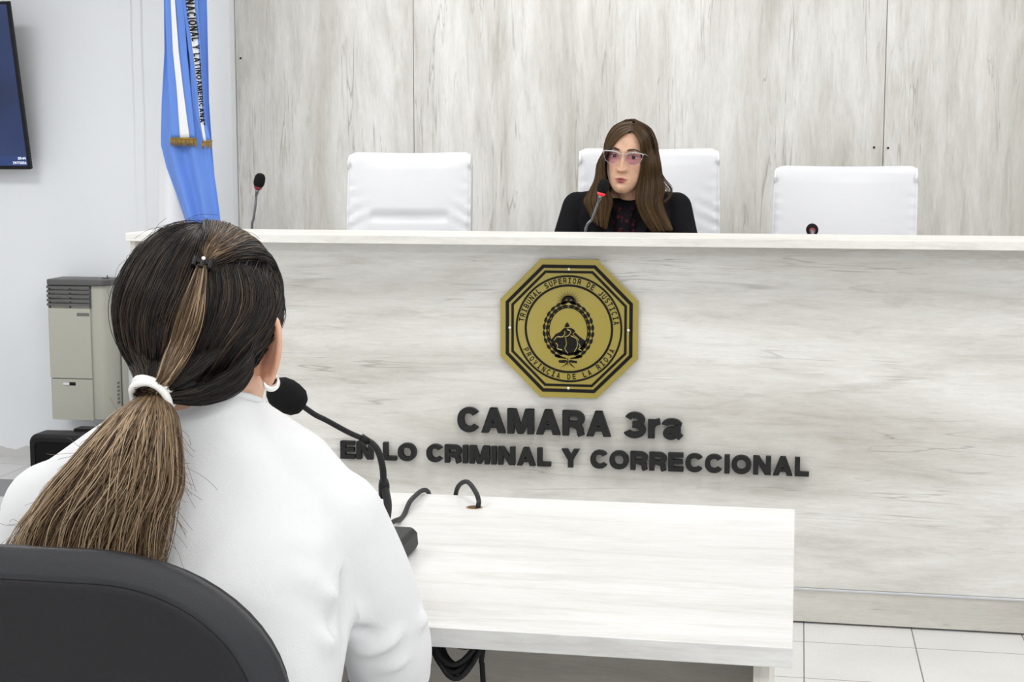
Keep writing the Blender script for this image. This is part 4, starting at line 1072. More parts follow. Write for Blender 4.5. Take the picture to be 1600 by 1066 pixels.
def back_dir(az, el):   # az from straight back (-y), + towards +x (her right)
    a, e = R(az), R(el); return EC+ER*np.array((math.sin(a)*math.cos(e), -math.cos(a)*math.cos(e), math.sin(e)))
# (1) generic gathered hair all round: from the hairline to the tie
n = 3000; az = np.concatenate([rng.uniform(95, 160, n//2), rng.uniform(-160, -95, n//2)]); el = rng.uniform(-6, 58, n)
el = np.where(np.abs(az) < 112, np.maximum(el, 12), el); el = np.where((az > 0) & (az < 130), np.maximum(el, 30), el)
starts = np.array([back_dir(a, e) for a, e in zip(az, el)]); q0 = unit((starts-EC)/ER)
q1 = unit(((tieP+np.array((0, .015, .012)))-EC)/ER)[None]
k = 20; tt = np.linspace(0, 1, k)
dot = np.clip((q0*q1).sum(1), -1, 1); om = np.arccos(dot)[:, None, None]
sl = (np.sin((1-tt)[None, :, None]*om)*q0[:, None]+np.sin(tt[None, :, None]*om)*q1[:, None])/np.sin(om)
lift_ = rng.uniform(-.001, .0025, (n, 1, 1)); p = EC+sl*(ER+lift_)
e = tieP+rng.normal(size=(n, 1, 3))*.005; s = np.clip((tt-.8)/.2, 0, 1)[None, :, None]; s = s*s*(3-2*s); p = p*(1-s)+e*s
p = p+smoothnoise(n, k, .0015)
t0 = rng.beta(1.5, 4, (n, 1))*.5+.02
ST.append(strand_mesh(p, np.full((n, k), .0007)*rng.uniform(.6, 1.2, (n, 1)), np.clip(t0+.25*tt[None]**3, 0, 1)))
# (2) left side of the back of the head: from the parting down to the tie
def C_(*pts): return [H(*q) if len(q) == 2 else np.array(P(q[0], q[1], q[2])) for q in pts]
t3 = (240, 616, 1.445)
ST.append(family(C_((318, 347), (255, 372), (207, 430), (191, 490), (204, 560), (226, 600), t3), C_((322, 352), (312, 400), (296, 450), (276, 500), (262, 550), (248, 592), t3), 2600, 26, (0, .004), tone=(.04, .36), tone_end=.42, end=tieP, endr=.0055, jit=.0022))
# fringe of finer strands on the outer left edge
ST.append(family(C_((300, 350), (240, 380), (198, 435), (186, 490), (198, 560), (222, 600), t3), C_((322, 350), (262, 372), (212, 430), (195, 490), (206, 560), (228, 600), t3), 500, 26, (.001, .006), tone=(.10, .45), end=tieP, endr=.005, jit=.003, rad=.0006))
# (3) right side: hair under the upper section, sweeping down and back to the tie
ST.append(family(C_((318, 420), (318, 470), (305, 520), (288, 560), (266, 592), (250, 606), t3), C_((442, 440), (438, 492), (400, 545), (362, 590), (315, 615), (272, 620), t3), 3200, 26, (0, .004), tone=(.04, .36), tone_end=.40, end=tieP, endr=.0055, jit=.002))
ST.append(family(C_((404, 408), (425, 450), (408, 510), (370, 560), (310, 600), (268, 612), t3), C_((442, 452), (440, 486), (402, 540), (368, 590), (315, 617), (272, 620), t3), 900, 26, (.001, .006), tone=(.05, .4), end=tieP, endr=.0055, jit=.0022, rad=.0007))
# nape hair below the ear
ST.append(family(C_((402, 520, 1.515), (388, 552, 1.495), (356, 585, 1.470), (312, 606, 1.448), (272, 616, 1.436), (246, 618, 1.436)), C_((396, 585, 1.515), (378, 606, 1.500), (350, 622, 1.480), (315, 630, 1.460), (280, 628, 1.445), (248, 622, 1.438)), 2000, 24, (-.006, .004), tone=(.03, .30), end=tieP, endr=.005, proj=False))
# lower left outline, behind the left ear, and the gathered hair just above the tie
ST.append(family(C_((192, 430, 1.545), (189, 480, 1.545), (194, 530, 1.535), (206, 570, 1.505), (222, 602, 1.465), (236, 617, 1.442)), C_((215, 430, 1.50), (214, 480, 1.49), (220, 530, 1.475), (230, 570, 1.455), (236, 602, 1.445), (240, 617, 1.440)), 2200, 22, (-.004, .003), tone=(.03, .32), tone_end=.36, end=tieP, endr=.006, proj=False, t0r=1.0))
ST.append(family(C_((228, 545, 1.462), (230, 570, 1.450), (233, 590, 1.442), (236, 606, 1.440), (238, 617, 1.440)), C_((350, 545, 1.452), (318, 575, 1.440), (288, 596, 1.434), (262, 610, 1.434), (242, 618, 1.440)), 2600, 18, (-.008, .000), tone=(.03, .30), tone_end=.42, end=tieP, endr=.006, proj=False, t0r=1.6))
# (4) upper section combed back to the clip
ST.append(family(C_((316, 347), (318, 360), (319, 378), (316, 396), (314, 410)), C_((443, 455), (425, 424), (398, 408), (352, 410), (318, 414)), 2600, 22, (.003, .009), tone=(.08, .34), tone_end=.38, jit=.0016, end=clipP, endr=.0028))
ST.append(family(C_((330, 347), (328, 366), (324, 384), (318, 400), (314, 411)), C_((420, 386), (392, 388), (360, 398), (335, 408), (318, 413)), 420, 22, (.007, .011), tone=(.25, .75), tone_end=.65, jit=.0012, end=clipP, endr=.0025, rad=.0006))
# (5) highlighted tail hanging from the clip down to the tie
ST.append(family(C_((311, 418), (300, 448), (284, 490), (268, 535, 1.445), (254, 575, 1.432), (245, 600, 1.430), (238, 616, 1.437)), C_((320, 420), (318, 455), (312, 500), (296, 545, 1.447), (272, 582, 1.430), (254, 604, 1.430), (242, 617, 1.437)), 1500, 26, (.007, .013), tone=(.34, .85), tone_end=.62, jit=.0015, end=tieP+np.array((0, -.003, .002)), endr=.004, rad=.0008, ke=.52))
# wisps standing off the outline
n = 80; a = rng.uniform(0, 1, n); az = rng.uniform(-100, 110, n); el = rng.uniform(20, 85, n)
p0 = np.array([back_dir(x, y) for x, y in zip(az, el)]); tt = np.linspace(0, 1, 14)[None, :, None]
dirs = unit(np.cross(p0-EC, rng.normal(size=(n, 3))))
p = p0[:, None]+dirs[:, None]*tt*.04*rng.uniform(.4, 1.4, (n, 1, 1))+unit(p0-EC)[:, None]*np.sin(tt*math.pi)*.009
ST.append(strand_mesh(p, np.full((n, 14), .00022), np.full((n, 14), .3)))
v, f, t = cat_strands(ST)
hair = numpy_obj('hair', v, f, M['hairdark'], wit, {'tone': t})
# ponytail --------------------------------------------------------
def pony():
    out = []
    ctr = [np.array(P(x, y, Y)) for x, y, Y in ((240, 617, 1.440), (226, 650, 1.415), (206, 700, 1.402), (182, 760, 1.392), (152, 820, 1.384), (130, 880, 1.378), (112, 950, 1.372))]
    wid = [.010, .030, .045, .060, .068, .072, .068]; dep = [.010, .021, .026, .028, .027, .024, .018]
    k = 30; c = cr_np(np.array(ctr)[None], k)[0]; wv = np.interp(np.linspace(0, 6, k), range(7), wid); dv = np.interp(np.linspace(0, 6, k), range(7), dep)
    ncl = 46; n = 8500
    cl = rng.uniform(-1, 1, (ncl, 2)); cl[:, 1] = rng.uniform(-1, .2, ncl)*np.sqrt(1-cl[:, 0]**2*.9); cl = cl[np.argsort(cl[:, 0])]
    ci = rng.integers(0, ncl, n); base = rng.normal(size=(n, 2))*.55
    tt = np.linspace(0, 1, k)
    mix = np.clip(tt*1.6, 0, 1)[None, :, None]*.62
    off = base[:, None]*(1-mix)+(cl[ci][:, None]+rng.normal(size=(n, 1, 2))*.14)*mix
    L = np.linalg.norm(off, axis=-1, keepdims=True); off = off/np.maximum(L, 1)*np.minimum(L, 1.12)
    ph = rng.uniform(0, 6.28, ncl)[ci][:, None]; wav = .10*np.sin(tt[None]*9+ph)*tt[None]
    X = (off[..., 0]+wav)*wv[None]; D = off[..., 1]*dv[None]
    lat = np.array((1, .1, 0)); nrm_ = np.array((0.15, -1, .25)); nrm_ /= np.linalg.norm(nrm_)
    p = c[None]+X[..., None]*lat-D[..., None]*nrm_*1.0
    p = p+smoothnoise(n, k, .0010, 4)*np.linspace(0, 1, k)[None, :, None]
    ct = rng.beta(2.2, 2.0, ncl)[ci][:, None]*.60+.46
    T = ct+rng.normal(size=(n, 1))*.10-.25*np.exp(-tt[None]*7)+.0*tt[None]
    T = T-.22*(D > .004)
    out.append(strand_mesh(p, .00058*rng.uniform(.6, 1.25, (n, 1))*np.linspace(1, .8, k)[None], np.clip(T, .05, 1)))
    # core that closes the gaps
    core = MB(); core.loft([[tuple(c[i]+lat*wv[i]*.70*math.cos(a)+np.array((0, 1, 0))*dv[i]*.5*math.sin(a)) for a in [2*math.pi*j/16 for j in range(16)]] for i in range(k)], caps=False)
    out.append((np.array([tuple(q) for q in core.v]), np.array(core.f), np.full(len(core.v), .42)))
    # flyaways
    n = 330; s = rng.uniform(.05, .8, n); i0 = (s*(k-1)).astype(int); p0 = c[i0]+lat*(wv[i0]*rng.choice([-1, -1, 1], n)*rng.uniform(.6, 1, n))[:, None]+np.array((0, -.012, 0))
    sg = np.sign((p0-c[i0])[:, 0]); L_ = rng.uniform(.02, .06, n); t2 = np.linspace(0, 1, 14)[None, :, None]
    d = np.stack([sg*rng.uniform(.1, .9, n), rng.uniform(-.25, .05, n), -rng.uniform(.1, 1, n)], 1)
    p = p0[:, None]+d[:, None]*t2*L_[:, None, None]+np.array((0, 0, -1))*(t2**2)*.02*rng.uniform(-.6, 1.4, (n, 1, 1))+smoothnoise(n, 14, .003)*t2
    out.append(strand_mesh(p, np.full((n, 14), .00022), np.full((n, 14), .62)))
    return cat_strands(out)
v, f, t = pony(); numpy_obj('ponytail', v, f, M['hairdark'], wit, {'tone': t})
# hair tie: two turns of white elastic
tdir_ = Vector((P(226, 650, 1.415)-P(250, 595, 1.455))).normalized(); u1 = tdir_.cross(Vector((0, 1, 0))).normalized(); u2 = tdir_.cross(u1)
tm = MB(); tw = spline([P(215, 612, 1.425), P(228, 608, 1.418), P(245, 616, 1.418), P(263, 630, 1.43), P(262, 634, 1.455), P(240, 622, 1.465), P(216, 614, 1.45), P(213, 612, 1.435)], 40)
tie_c = Vector(tieP)
tax = (P(262, 633, 1.435)-P(214, 609, 1.435)).normalized()
ori = tax.cross(tdir_).normalized()
for kk in (-1, 1):
    tm.tube([tie_c+tax*(.0215*math.cos(a))+ori*(.0205*math.sin(a))+tdir_*(.0034*kk+.0022*math.sin(a*2+kk)) for a in [2*math.pi*i/40 for i in range(41)]], .0042, 10, caps=False)
tm.build('hair_tie', M['hairtie'], wit, smooth=True)
# clip
cn = unit((clipP-EC)/ER**2); cv = Vector(cn); cx_ = Vector((1, 0, 0)); cx_ = (cx_-cv*cx_.dot(cv)).normalized(); cz_ = cv.cross(cx_)
if cz_.z < 0: cz_ = -cz_
def cf(a, b, c): a *= .92; b *= .9; c *= .8; q = Vector(clipP)+cx_*a+cz_*b+cv*c; return (q.x, q.y, q.z)
cm = MB()
for (a0, a1, b0, b1, c0, c1) in ((-.010, .010, -.002, .004, .008, .014), (-.011, -.006, -.007, .006, .004, .015), (.006, .011, -.006, .007, .004, .015), (-.0025, .0025, -.008, .005, .005, .0165), (-.009, .009, -.007, -.004, .003, .012)):
    cm.loft([[cf(a0, b0, c), cf(a1, b0, c), cf(a1, b1, c), cf(a0, b1, c)] for c in (c0, c1)])
clip = cm.build('hair_clip', M['clip'], wit, bevel=.0018, seg=3)
MB().ball(cf(0, .003, .0165), .0022, 14, 8).build('gem', M['gem'], clip, smooth=True)
# earring: thick pearly hoop under the right ear lobe
ec = P(424, 596, HC.y-.012)
er = MB(); 
for i in range(1):
    er.tube([ec+Vector((.0072*math.cos(a)*.9, .004*math.cos(a), .0078*math.sin(a))) for a in [R(150+240*j/28) for j in range(29)]], [.0010+.0027*math.sin(math.pi*j/28)**1.3 for j in range(29)], 12)
er.tube([ec+Vector((.0072*math.cos(a)*.9, .004*math.cos(a), .0078*math.sin(a))) for a in [R(30+120*j/12) for j in range(13)]], .0009, 8)
er.build('earring', M['silver'], wit, smooth=True)

# ================================================================ HER CHAIR
CY = 1.285; ctop = P(60, 858, CY).z; cxm = P(62, 851, CY).x
och = thing('office_chair', 'black plastic backed office chair the woman in white sits on', 'chair', (cxm, 1.45, 0))
def chair_outline(off, n=14):
    """upper outline of the back: wide rounded top, tapering down; (u,v) from the middle of the top"""
    W1, W2, Hh, r = .232-off, .215-off, .40-2*off, .150-off
    pts = []
    def corner(cx, cz, a0, rx, rz): return [(cx+rx*math.cos(R(a0+90*i/n)), cz+rz*math.sin(R(a0+90*i/n))) for i in range(n+1)]
    top = -off
    pts += corner(W1-r*1.2, top-r, 0, r*1.2, r); pts += corner(-(W1-r*1.2), top-r, 90, r*1.2, r)
    r2 = max(.09-off, .01); bot = top-Hh
    pts += corner(-(W2-r2), bot+r2, 180, r2, r2); pts += corner(W2-r2, bot+r2, 270, r2, r2)
    return pts
def cfr(u, v, d):
    x = u; y = CY+.42*u*u-d+.05*(-v)-.10*v*v+.010*0
    z = ctop+v-.10*u*u
    return (cxm+x, y, z)
rings = [[cfr(u, v, d) for u, v in chair_outline(o)] for o, d in ((.036, -.050), (.018, -.046), (.010, -.036), (.008, -.016), (.006, -.012), (.006, -.008))]
cb_ = MB().loft(rings).build('back_cushion', M['seatfabric'], och, smooth=True)
rings = [[cfr(u, v, d) for u, v in chair_outline(o)] for o, d in ((.004, -.012), (.0, -.010), (.0, -.003), (.003, .001), (.010, .0035), (.022, .009), (.027, .010), (.0285, .0088))]
MB().loft(rings).build('shell_rim', M['charcoalrim'], och, smooth=True)
rings = [[cfr(u, v, d) for u, v in chair_outline(o)] for o, d in ((.0275, .006), (.0285, .0092), (.031, .0105), (.036, .0112), (.06, .0116), (.09, .0118), (.118, .0118))]
MB().loft(rings).build('back_shell', M['charcoal'], och, smooth=True)
stc = ring(0, 0, 0, .235, .225, 40, .6)
MB().loft([[(cxm+.0+x*k_, 1.50+y*k_, z) for x, y, _ in stc] for z, k_ in ((.41, .90), (.42, .98), (.44, 1.0), (.475, .98), (.49, .90))]).build('seat', M['seatfabric'], och, smooth=True)
MB().tube(spline([(cxm, 1.40, .40), (cxm, 1.25, .42), (cxm, 1.225, .52), (cxm, 1.262, .68)], 20), .022, 12).build('back_support', M['black'], och, smooth=True)
MB().tube([(cxm, 1.50, .08), (cxm, 1.50, .26), (cxm, 1.50, .26), (cxm, 1.50, .41)], [.028, .028, .016, .016], 16).build('gas_lift', M['black'], och, smooth=True)
for k in range(5):
    a = R(72*k+20); lg = MB().tube([(cxm, 1.50, .10), (cxm+math.cos(a)*.16, 1.50+math.sin(a)*.16, .09), (cxm+math.cos(a)*.29, 1.50+math.sin(a)*.29, .065)], [.026, .020, .013], 10).build('leg', M['black'], och, smooth=True)
    MB().lathe([(0, -.018), (.022, -.018), (.029, -.008), (.029, .008), (.022, .018), (0, .018)], (cxm+math.cos(a)*.285, 1.50+math.sin(a)*.285, .03), 20, (-math.sin(a), math.cos(a), 0)).build('caster', M['black'], lg, smooth=True)

# ================================================================ JUDGE
JC = P(981, 246.5, 5.12)
jud = thing('person', 'woman with long brown hair, silver glasses and black jacket seated behind the bench', 'person', (JC.x, 5.2, .16))
yaw_, roll_ = R(-4), R(5.0)
rj = Matrix.Rotation(yaw_, 3, 'Z') @ Matrix.Rotation(roll_, 3, 'Y') @ Matrix.Rotation(R(-2), 3, 'X')
JO = Vector((JC.x, JC.y-.01, JC.z))
def jl(x, y, z): return JO+rj @ Vector((x, y, z))
jb = head_mesh(tuple(JO), rj, 1.0, flat_side=2)
zc_ = JO.z
jb.tube([(JC.x+.002, 5.135, zc_-.06), (JC.x+.004, 5.150, zc_-.11), (JC.x+.006, 5.165, zc_-.165), (JC.x+.006, 5.175, zc_-.20)], [.046, .044, .047, .060], 26, round_ends=True)
zs_ = P(893, 303, 5.17).z; XJ = P(978, 330, 5.17).x
jb.loft([ring(z, XJ, 5.19, a, b) for z, a, b in ((.62, .13, .09), (.85, .13, .09), (zs_-.08, .15, .085), (zs_-.02, .12, .07), (zs_+.02, .06, .05))])
JS = {s_: Vector((XJ+s_*.168, 5.19, zs_-.046)) for s_ in (-1, 1)}
JE = {s_: Vector((XJ+s_*.195, 5.12, .955)) for s_ in (-1, 1)}
JW = {s_: Vector((XJ+s_*.085, 5.01, .935)) for s_ in (-1, 1)}
for s_ in (-1, 1):
    jb.tube([Vector((XJ, 5.19, zs_-.05)), JS[s_]], [.05, .040], 14, round_ends=True)
    jb.tube([JS[s_], (JS[s_]+JE[s_])/2, JE[s_]], [.040, .036, .030], 14, round_ends=True)
    jb.tube([JE[s_], JW[s_]], [.031, .022], 14, round_ends=True)
    add_hand(jb, JW[s_], (-s_*.55, -1, -.10), (0, 0, 1), -s_*-1, .25, .92)
jm = remesh(jb, .0019, 2)
lc = (jm.v-np.array(JO))@np.array(rj)      # back to head coordinates
x_, y_, z_ = lc.T
g_ = lambda v, m_, s: np.exp(-((v-m_)/s)**2)
lipw = .0205*np.sqrt(np.clip(1-((z_+.0765)/.0115)**2, 0, 1))
up_h = .0062-.0018*np.clip(np.abs(x_)/.019, 0, 1)+.0008*np.cos(x_*400)
lip = ((np.abs(x_) < .022) & (y_ < -.07)).astype(float)*np.clip((1-(np.abs(x_)/.022)**2)*1.0, 0, 1)**.5
upper = np.clip((( .0085*(1-(x_/.024)**2))-(z_+.076))/.0015, 0, 1)*(z_ > -.0765)
lower = np.clip(((.0115*(1-(x_/.024)**2))+(z_+.076))/.0015, 0, 1)*(z_ <= -.0765)
lip = lip*np.clip(upper+lower, 0, 1)*.9
blush = .22*g_(np.abs(x_), .042, .018)*g_(z_, -.03, .02)*(y_ < -.03)+.25*g_(x_, 0, .012)*g_(z_, -.045, .01)*(y_ < -.08)
jbody = jm.build('body', M['skinpale'], jud, smooth=True, attrs={'lip': lip, 'blush': blush})
for s_ in (-1, 1):
    ecn = jl(s_*.032, -.0575, .0005)
    eb = MB().ball(ecn, .0120, 28, 18).build('eye', M['eyewhite'], jbody, smooth=True)
    gz = (Vector((-.02, -1, -.03))).normalized()
    MB().lathe([(0, .0125), (.003, .0121), (.0056, .0110), (.0062, .0102), (0, .0095)], ecn, 24, gz).build('iris', M['iris'], eb, smooth=True)
    # lids: shells of a slightly larger sphere
    for e0, e1 in ((25, 85), (-85, -19)):
        lid = MB(); rows = []
        for i in range(9):
            rw = []
            for j in range(25):
                az_ = R(-78+156*j/24); cut = .55+.45*math.cos(az_)
                e_lo = (e0*cut if e0 > 0 else e0); e_hi = (e1 if e1 > 0 else e1*cut)
                el_ = R(e_lo+(e_hi-e_lo)*i/8)
                for_ = (.0128+.0006*math.cos(el_*3))*1.0
                rw.append(jl(s_*.032+for_*math.sin(az_)*math.cos(el_), -.0575-for_*math.cos(az_)*math.cos(el_), .0005+for_*math.sin(el_)))
            rows.append(rw)
        lid.loft(rows, caps=False, closed=False).build('eyelid', M['skinpale'], jbody, smooth=True)
    MB().tube([jl(s_*.032+.0131*math.sin(a), -.0575-.0131*math.cos(a)*math.cos(R(18)), .0005+.0131*math.sin(R(25*(.55+.45*math.cos(a))))) for a in [R(-70+140*j/16) for j in range(17)]], .0008, 6).build('lash_line', M['brow'], jbody)
    # eyebrow of short hairs
    n = 150; u = rng.uniform(0, 1, n); bx_ = .012+u*.036; bz_ = .0215+.0055*np.sin(u*2.2)-.004*u**3+rng.normal(size=n)*.0013*(1-u*.6)
    p0 = []; 
    for i in range(n):
        by_ = -(.0885-.0115*(bx_[i]/.048)**2.2)-.0005
        a = np.array(jl(s_*bx_[i], by_, bz_[i])); b_2 = np.array(jl(s_*(bx_[i]+.006), by_+.0008, bz_[i]+.0010-.002*u[i])); p0.append([a, (a+b_2)/2, b_2])
    v, f, t = strand_mesh(np.array(p0), np.full((n, 3), .0008), np.full((n, 3), .1))
    numpy_obj('eyebrow', v, f, M['brow'], jbody)
# hair ------------------------------------------------------------
JH = []
JEc = jl(0, .012, .030); JEc = np.array(JEc)+np.array((.006, 0, 0)); JR = np.array((.082, .102, .091))
def jhit(px, py, grow=0.004):
    o = np.array((0, 0, ZC)); d = np.array(ray(px, py)); r = JR+grow; o2, d2 = (o-JEc)/r, d/r
    A = d2@d2; B = o2@d2; Cc = o2@o2-1; disc = B*B-A*Cc
    if disc > 0: return o+d*((-B-math.sqrt(disc))/A)
    q = o2+d2*(-B/A); return q/np.linalg.norm(q)*r+JEc
def jc(pts): return np.array([jhit(*q) if len(q) == 2 else np.array(P(*q)) for q in pts])
def jfam(A, B, n, k, depth=.012, rad=.00075, tone=(.1, .5), jit=.0016, thick=.012, te=.15, spread=0):
    w = rng.uniform(0, 1, n); ctrl = A[None]*(1-w[:, None, None])+B[None]*w[:, None, None]
    m_ = ctrl.shape[1]; env = np.linspace(0, 1, m_)[None, :]**.6
    ctrl = ctrl.copy(); e_ = rng.uniform(.15, 1, (n, 1))**.6; ctrl[:, -1] = ctrl[:, -2]*(1-e_)+ctrl[:, -1]*e_; ctrl[..., 1] -= depth*env*(4*w*(1-w))[:, None]
    p = cr_np(ctrl, k); p[..., 1] += rng.uniform(0, thick, (n, 1))*np.linspace(.15, 1, k)[None]
    tt = np.linspace(0, 1, k)[None, :, None]
    p = p+smoothnoise(n, k, jit)*tt**.5
    cl = np.floor(w*9); p[..., 0] += (.004*np.sin(tt[..., 0]*5+cl[:, None]*2.1))*tt[..., 0]**2
    t0 = tone[0]+(tone[1]-tone[0])*rng.beta(2, 2.4, (n, 1))+.08*np.sin(cl*2.7)[:, None]
    T = np.clip(t0+te*tt[..., 0]**2, 0, 1)
    JH.append(strand_mesh(p, rad*rng.uniform(.6, 1.2, (n, 1))*np.linspace(1, .55, k)[None], T))
# left curtain (image left)
A = jc([(988, 189), (966, 194), (948, 210), (936, 232), (933, 255, 5.11), (929, 280, 5.10), (920, 300, 5.09), (913, 314, 5.07), (922, 332, 5.06), (930, 348, 5.05)])
B = jc([(986, 204), (972, 212), (959, 225), (949, 240, 5.045), (944, 258, 5.045), (945, 280, 5.045), (949, 298, 5.04), (955, 314, 5.04), (950, 335, 5.035), (946, 358, 5.03)])
jfam(A, B, 5200, 30, .014, tone=(.15, .72), thick=.03)
# right curtain
A = jc([(992, 189), (1008, 193), (1021, 207), (1027, 228), (1031, 252, 5.11), (1034, 275, 5.11), (1038, 297, 5.09), (1034, 316, 5.07), (1042, 338, 5.06), (1052, 360, 5.05)])
B = jc([(988, 204), (997, 215), (1001, 228), (1002, 245, 5.05), (1002, 262, 5.05), (998, 280, 5.055), (993, 298, 5.05), (993, 316, 5.04), (1001, 338, 5.035), (1018, 362, 5.03)])
jfam(A, B, 6400, 30, .020, tone=(.12, .70), thick=.035)
# flyaway lock on her left shoulder
A = jc([(1024, 240, 5.11), (1030, 262, 5.11), (1040, 280, 5.11), (1050, 292, 5.10), (1049, 305, 5.08), (1040, 316, 5.07)])
B = jc([(1024, 250, 5.11), (1028, 270, 5.11), (1035, 290, 5.10), (1042, 300, 5.09), (1044, 308, 5.08), (1034, 318, 5.06)])
jfam(A, B, 60, 24, 0, rad=.0006, tone=(.2, .5), thick=.01)
# hair over the back of the head, down the neck
n = 2200; a0 = rng.uniform(-1, 1, n); ctrl = []
for q in a0:
    an = q*R(100); dx, dy = math.sin(an), math.cos(an)
    ctrl.append([JEc+JR*np.array((dx*.1, dy*.1-.1, 1.03)), JEc+JR*np.array((dx*.75, dy*.75, .72)), JEc+JR*np.array((dx*1.04, dy*1.04, .05)), JEc+np.array((dx*.080, dy*.085, -.09)), JEc+np.array((dx*.075, dy*.09, -.16)), JEc+np.array((dx*.07, dy*.10+.01, -.24))])
p = cr_np(np.array(ctrl), 20)+smoothnoise(n, 20, .002)
JH.append(strand_mesh(p, np.full((n, 20), .0010), np.clip(.15+rng.beta(2, 3, (n, 1))*.6+np.zeros((1, 20)), 0, 1)))
# skull cap under the strands
cap = []; cf_ = []
for j in range(25):
    th = math.pi*j/24
    for i in range(48): ph = 2*math.pi*i/48; cap.append(JEc+(JR-.0055)*np.array((math.sin(th)*math.cos(ph), math.sin(th)*math.sin(ph), math.cos(th))))
for j in range(24):
    for i in range(48):
        q = [j*48+i, j*48+(i+1) % 48, (j+1)*48+(i+1) % 48, (j+1)*48+i]; c = sum(cap[z] for z in q)/4-JEc
        cl_ = (np.array(rj).T@c)
        if cl_[1] < -.02 and cl_[2] < .052-.3*max(0, abs(cl_[0])-.03): continue
        if cl_[1] < .02 and cl_[2] < -.03: continue
        cf_.append(tuple(q[::-1]))
JH.append((np.array(cap), np.array(cf_), np.full(len(cap), .38)))
v, f, t = cat_strands(JH); numpy_obj('hair', v, f, M['hairbrown'], jud, {'tone': t})
# glasses ---------------------------------------------------------
gl = [(.0095, .003), (.0135, .0100), (.024, .0140), (.040, .0155), (.055, .0150), (.0645, .0140), (.0655, .008), (.0625, -.004), (.0565, -.0150), (.046, -.0220), (.034, -.0240), (.0215, -.0205), (.0125, -.0100)]
gy = lambda x: -.0905+1.6*x*x+.0*x
eg = MB()
for s_ in (-1, 1):
    outl = spline_2d(gl+[gl[0]], 60); outl = outl[:-1]
    L3 = [jl(s_*x, gy(x), z) for x, z in outl]
    top = [jl(s_*x, gy(x)-.0008, z) for x, z in spline_2d(gl[:7], 26)]
    eg.tube(top, [.0012+.0006*min(1, i/8) for i in range(27)], 8)
    eg.tube(L3+[L3[0]], .0006, 6)
    eg.tube([jl(s_*.065, gy(.065), .013), jl(s_*.071, -.075, .0145), jl(s_*.0745, -.04, .010), jl(s_*.075, .0, .004)], .0012, 8)
    eg.tube([jl(s_*.0105, gy(.01), -.001), jl(s_*.0095, -.086, -.006), jl(s_*.0105, -.085, -.012)], .0010, 6)
eg.tube(spline([jl(-.0115, gy(.011), .006), jl(-.004, -.0945, .0085), jl(.004, -.0945, .0085), jl(.0115, gy(.011), .006)], 14), .0013, 8)
fr_ = eg.build('glasses', M['frame'], jud, smooth=True)
for s_ in (-1, 1):
    outl = spline_2d(gl+[gl[0]], 60)[:-1]; cx_2 = .038; m2 = MB()
    rws = [[jl(s_*(cx_2+(x-cx_2)*k_), gy(cx_2+(x-cx_2)*k_)-d_, -.003+(z+.003)*k_) for x, z in outl] for k_, d_ in ((.02, .0006), (.5, .0006), (.98, .0006), (.98, -.0006), (.5, -.0006), (.02, -.0006))]
    m2.loft(rws).build('lens', M['glasslens'], fr_, smooth=True)
# clothes ---------------------------------------------------------
jk = MB()
jk.loft([ring(z, XJ+dx, y, a, b) for z, dx, y, a, b in ((.66, 0, 5.20, .165, .125), (.80, 0, 5.20, .168, .122), (.95, 0, 5.20, .178, .118), (zs_-.07, 0, 5.195, .180, .108), (zs_-.025, 0, 5.195, .165, .092), (zs_-.006, .002, 5.205, .125, .070))]+[ring(zs_+.002, XJ+.004, 5.215, .078, .050, tilt=-.008)])
for s_ in (-1, 1):
    S, E2, W2 = JS[s_], JE[s_], JW[s_]
    jk.tube([Vector((XJ+s_*.05, 5.195, zs_-.030)), Vector((XJ+s_*.12, 5.195, zs_-.034)), S+Vector((0, 0, -.002))], [.034, .046, .053], 22, round_ends=True)
    jk.tube([S, (S+E2)/2+Vector((s_*.014, 0, 0)), E2], [.054, .052, .048], 22, round_ends=True)
    jk.tube([E2, (E2+W2)/2, E2*.12+W2*.88], [.048, .040, .034], 22, round_ends=True)
jkm = remesh(jk, .005, 6)
for (a, b, w_, h_) in (((900, 318), (925, 345), .010, -.004), ((1060, 315), (1040, 350), .010, -.004), ((905, 300), (900, 345), .012, .003)):
    bump_seg(jkm, P(a[0], a[1], 5.10), P(b[0], b[1], 5.10), w_, h_)
jacket = jkm.build('jacket', M['suit'], jud, smooth=True)
# lapels
for s_ in (-1, 1):
    XX = XJ+.003
    pl_ = [(XX+s_*.062, 5.190, zs_+.004), (XX+s_*.092, 5.115, zs_-.030), (XX+s_*.095, 5.088, zs_-.085), (XX+s_*.055, 5.082, zs_-.15), (XX+s_*.012, 5.074, zs_-.24), (XX+s_*.004, 5.076, zs_-.22), (XX+s_*.030, 5.095, zs_-.06), (XX+s_*.048, 5.150, zs_-.008)]
    c = MB(); nn = len(pl_); c.add([Vector(q)+Vector((0, -.022, 0)) for q in pl_]+[Vector(q)+Vector((0, -.008, 0)) for q in pl_], [tuple(range(nn)), tuple(range(2*nn-1, nn-1, -1))]+[(i, (i+1) % nn, nn+(i+1) % nn, nn+i) for i in range(nn)])
    c.build('lapel', M['suit'], jacket, bevel=.0015)
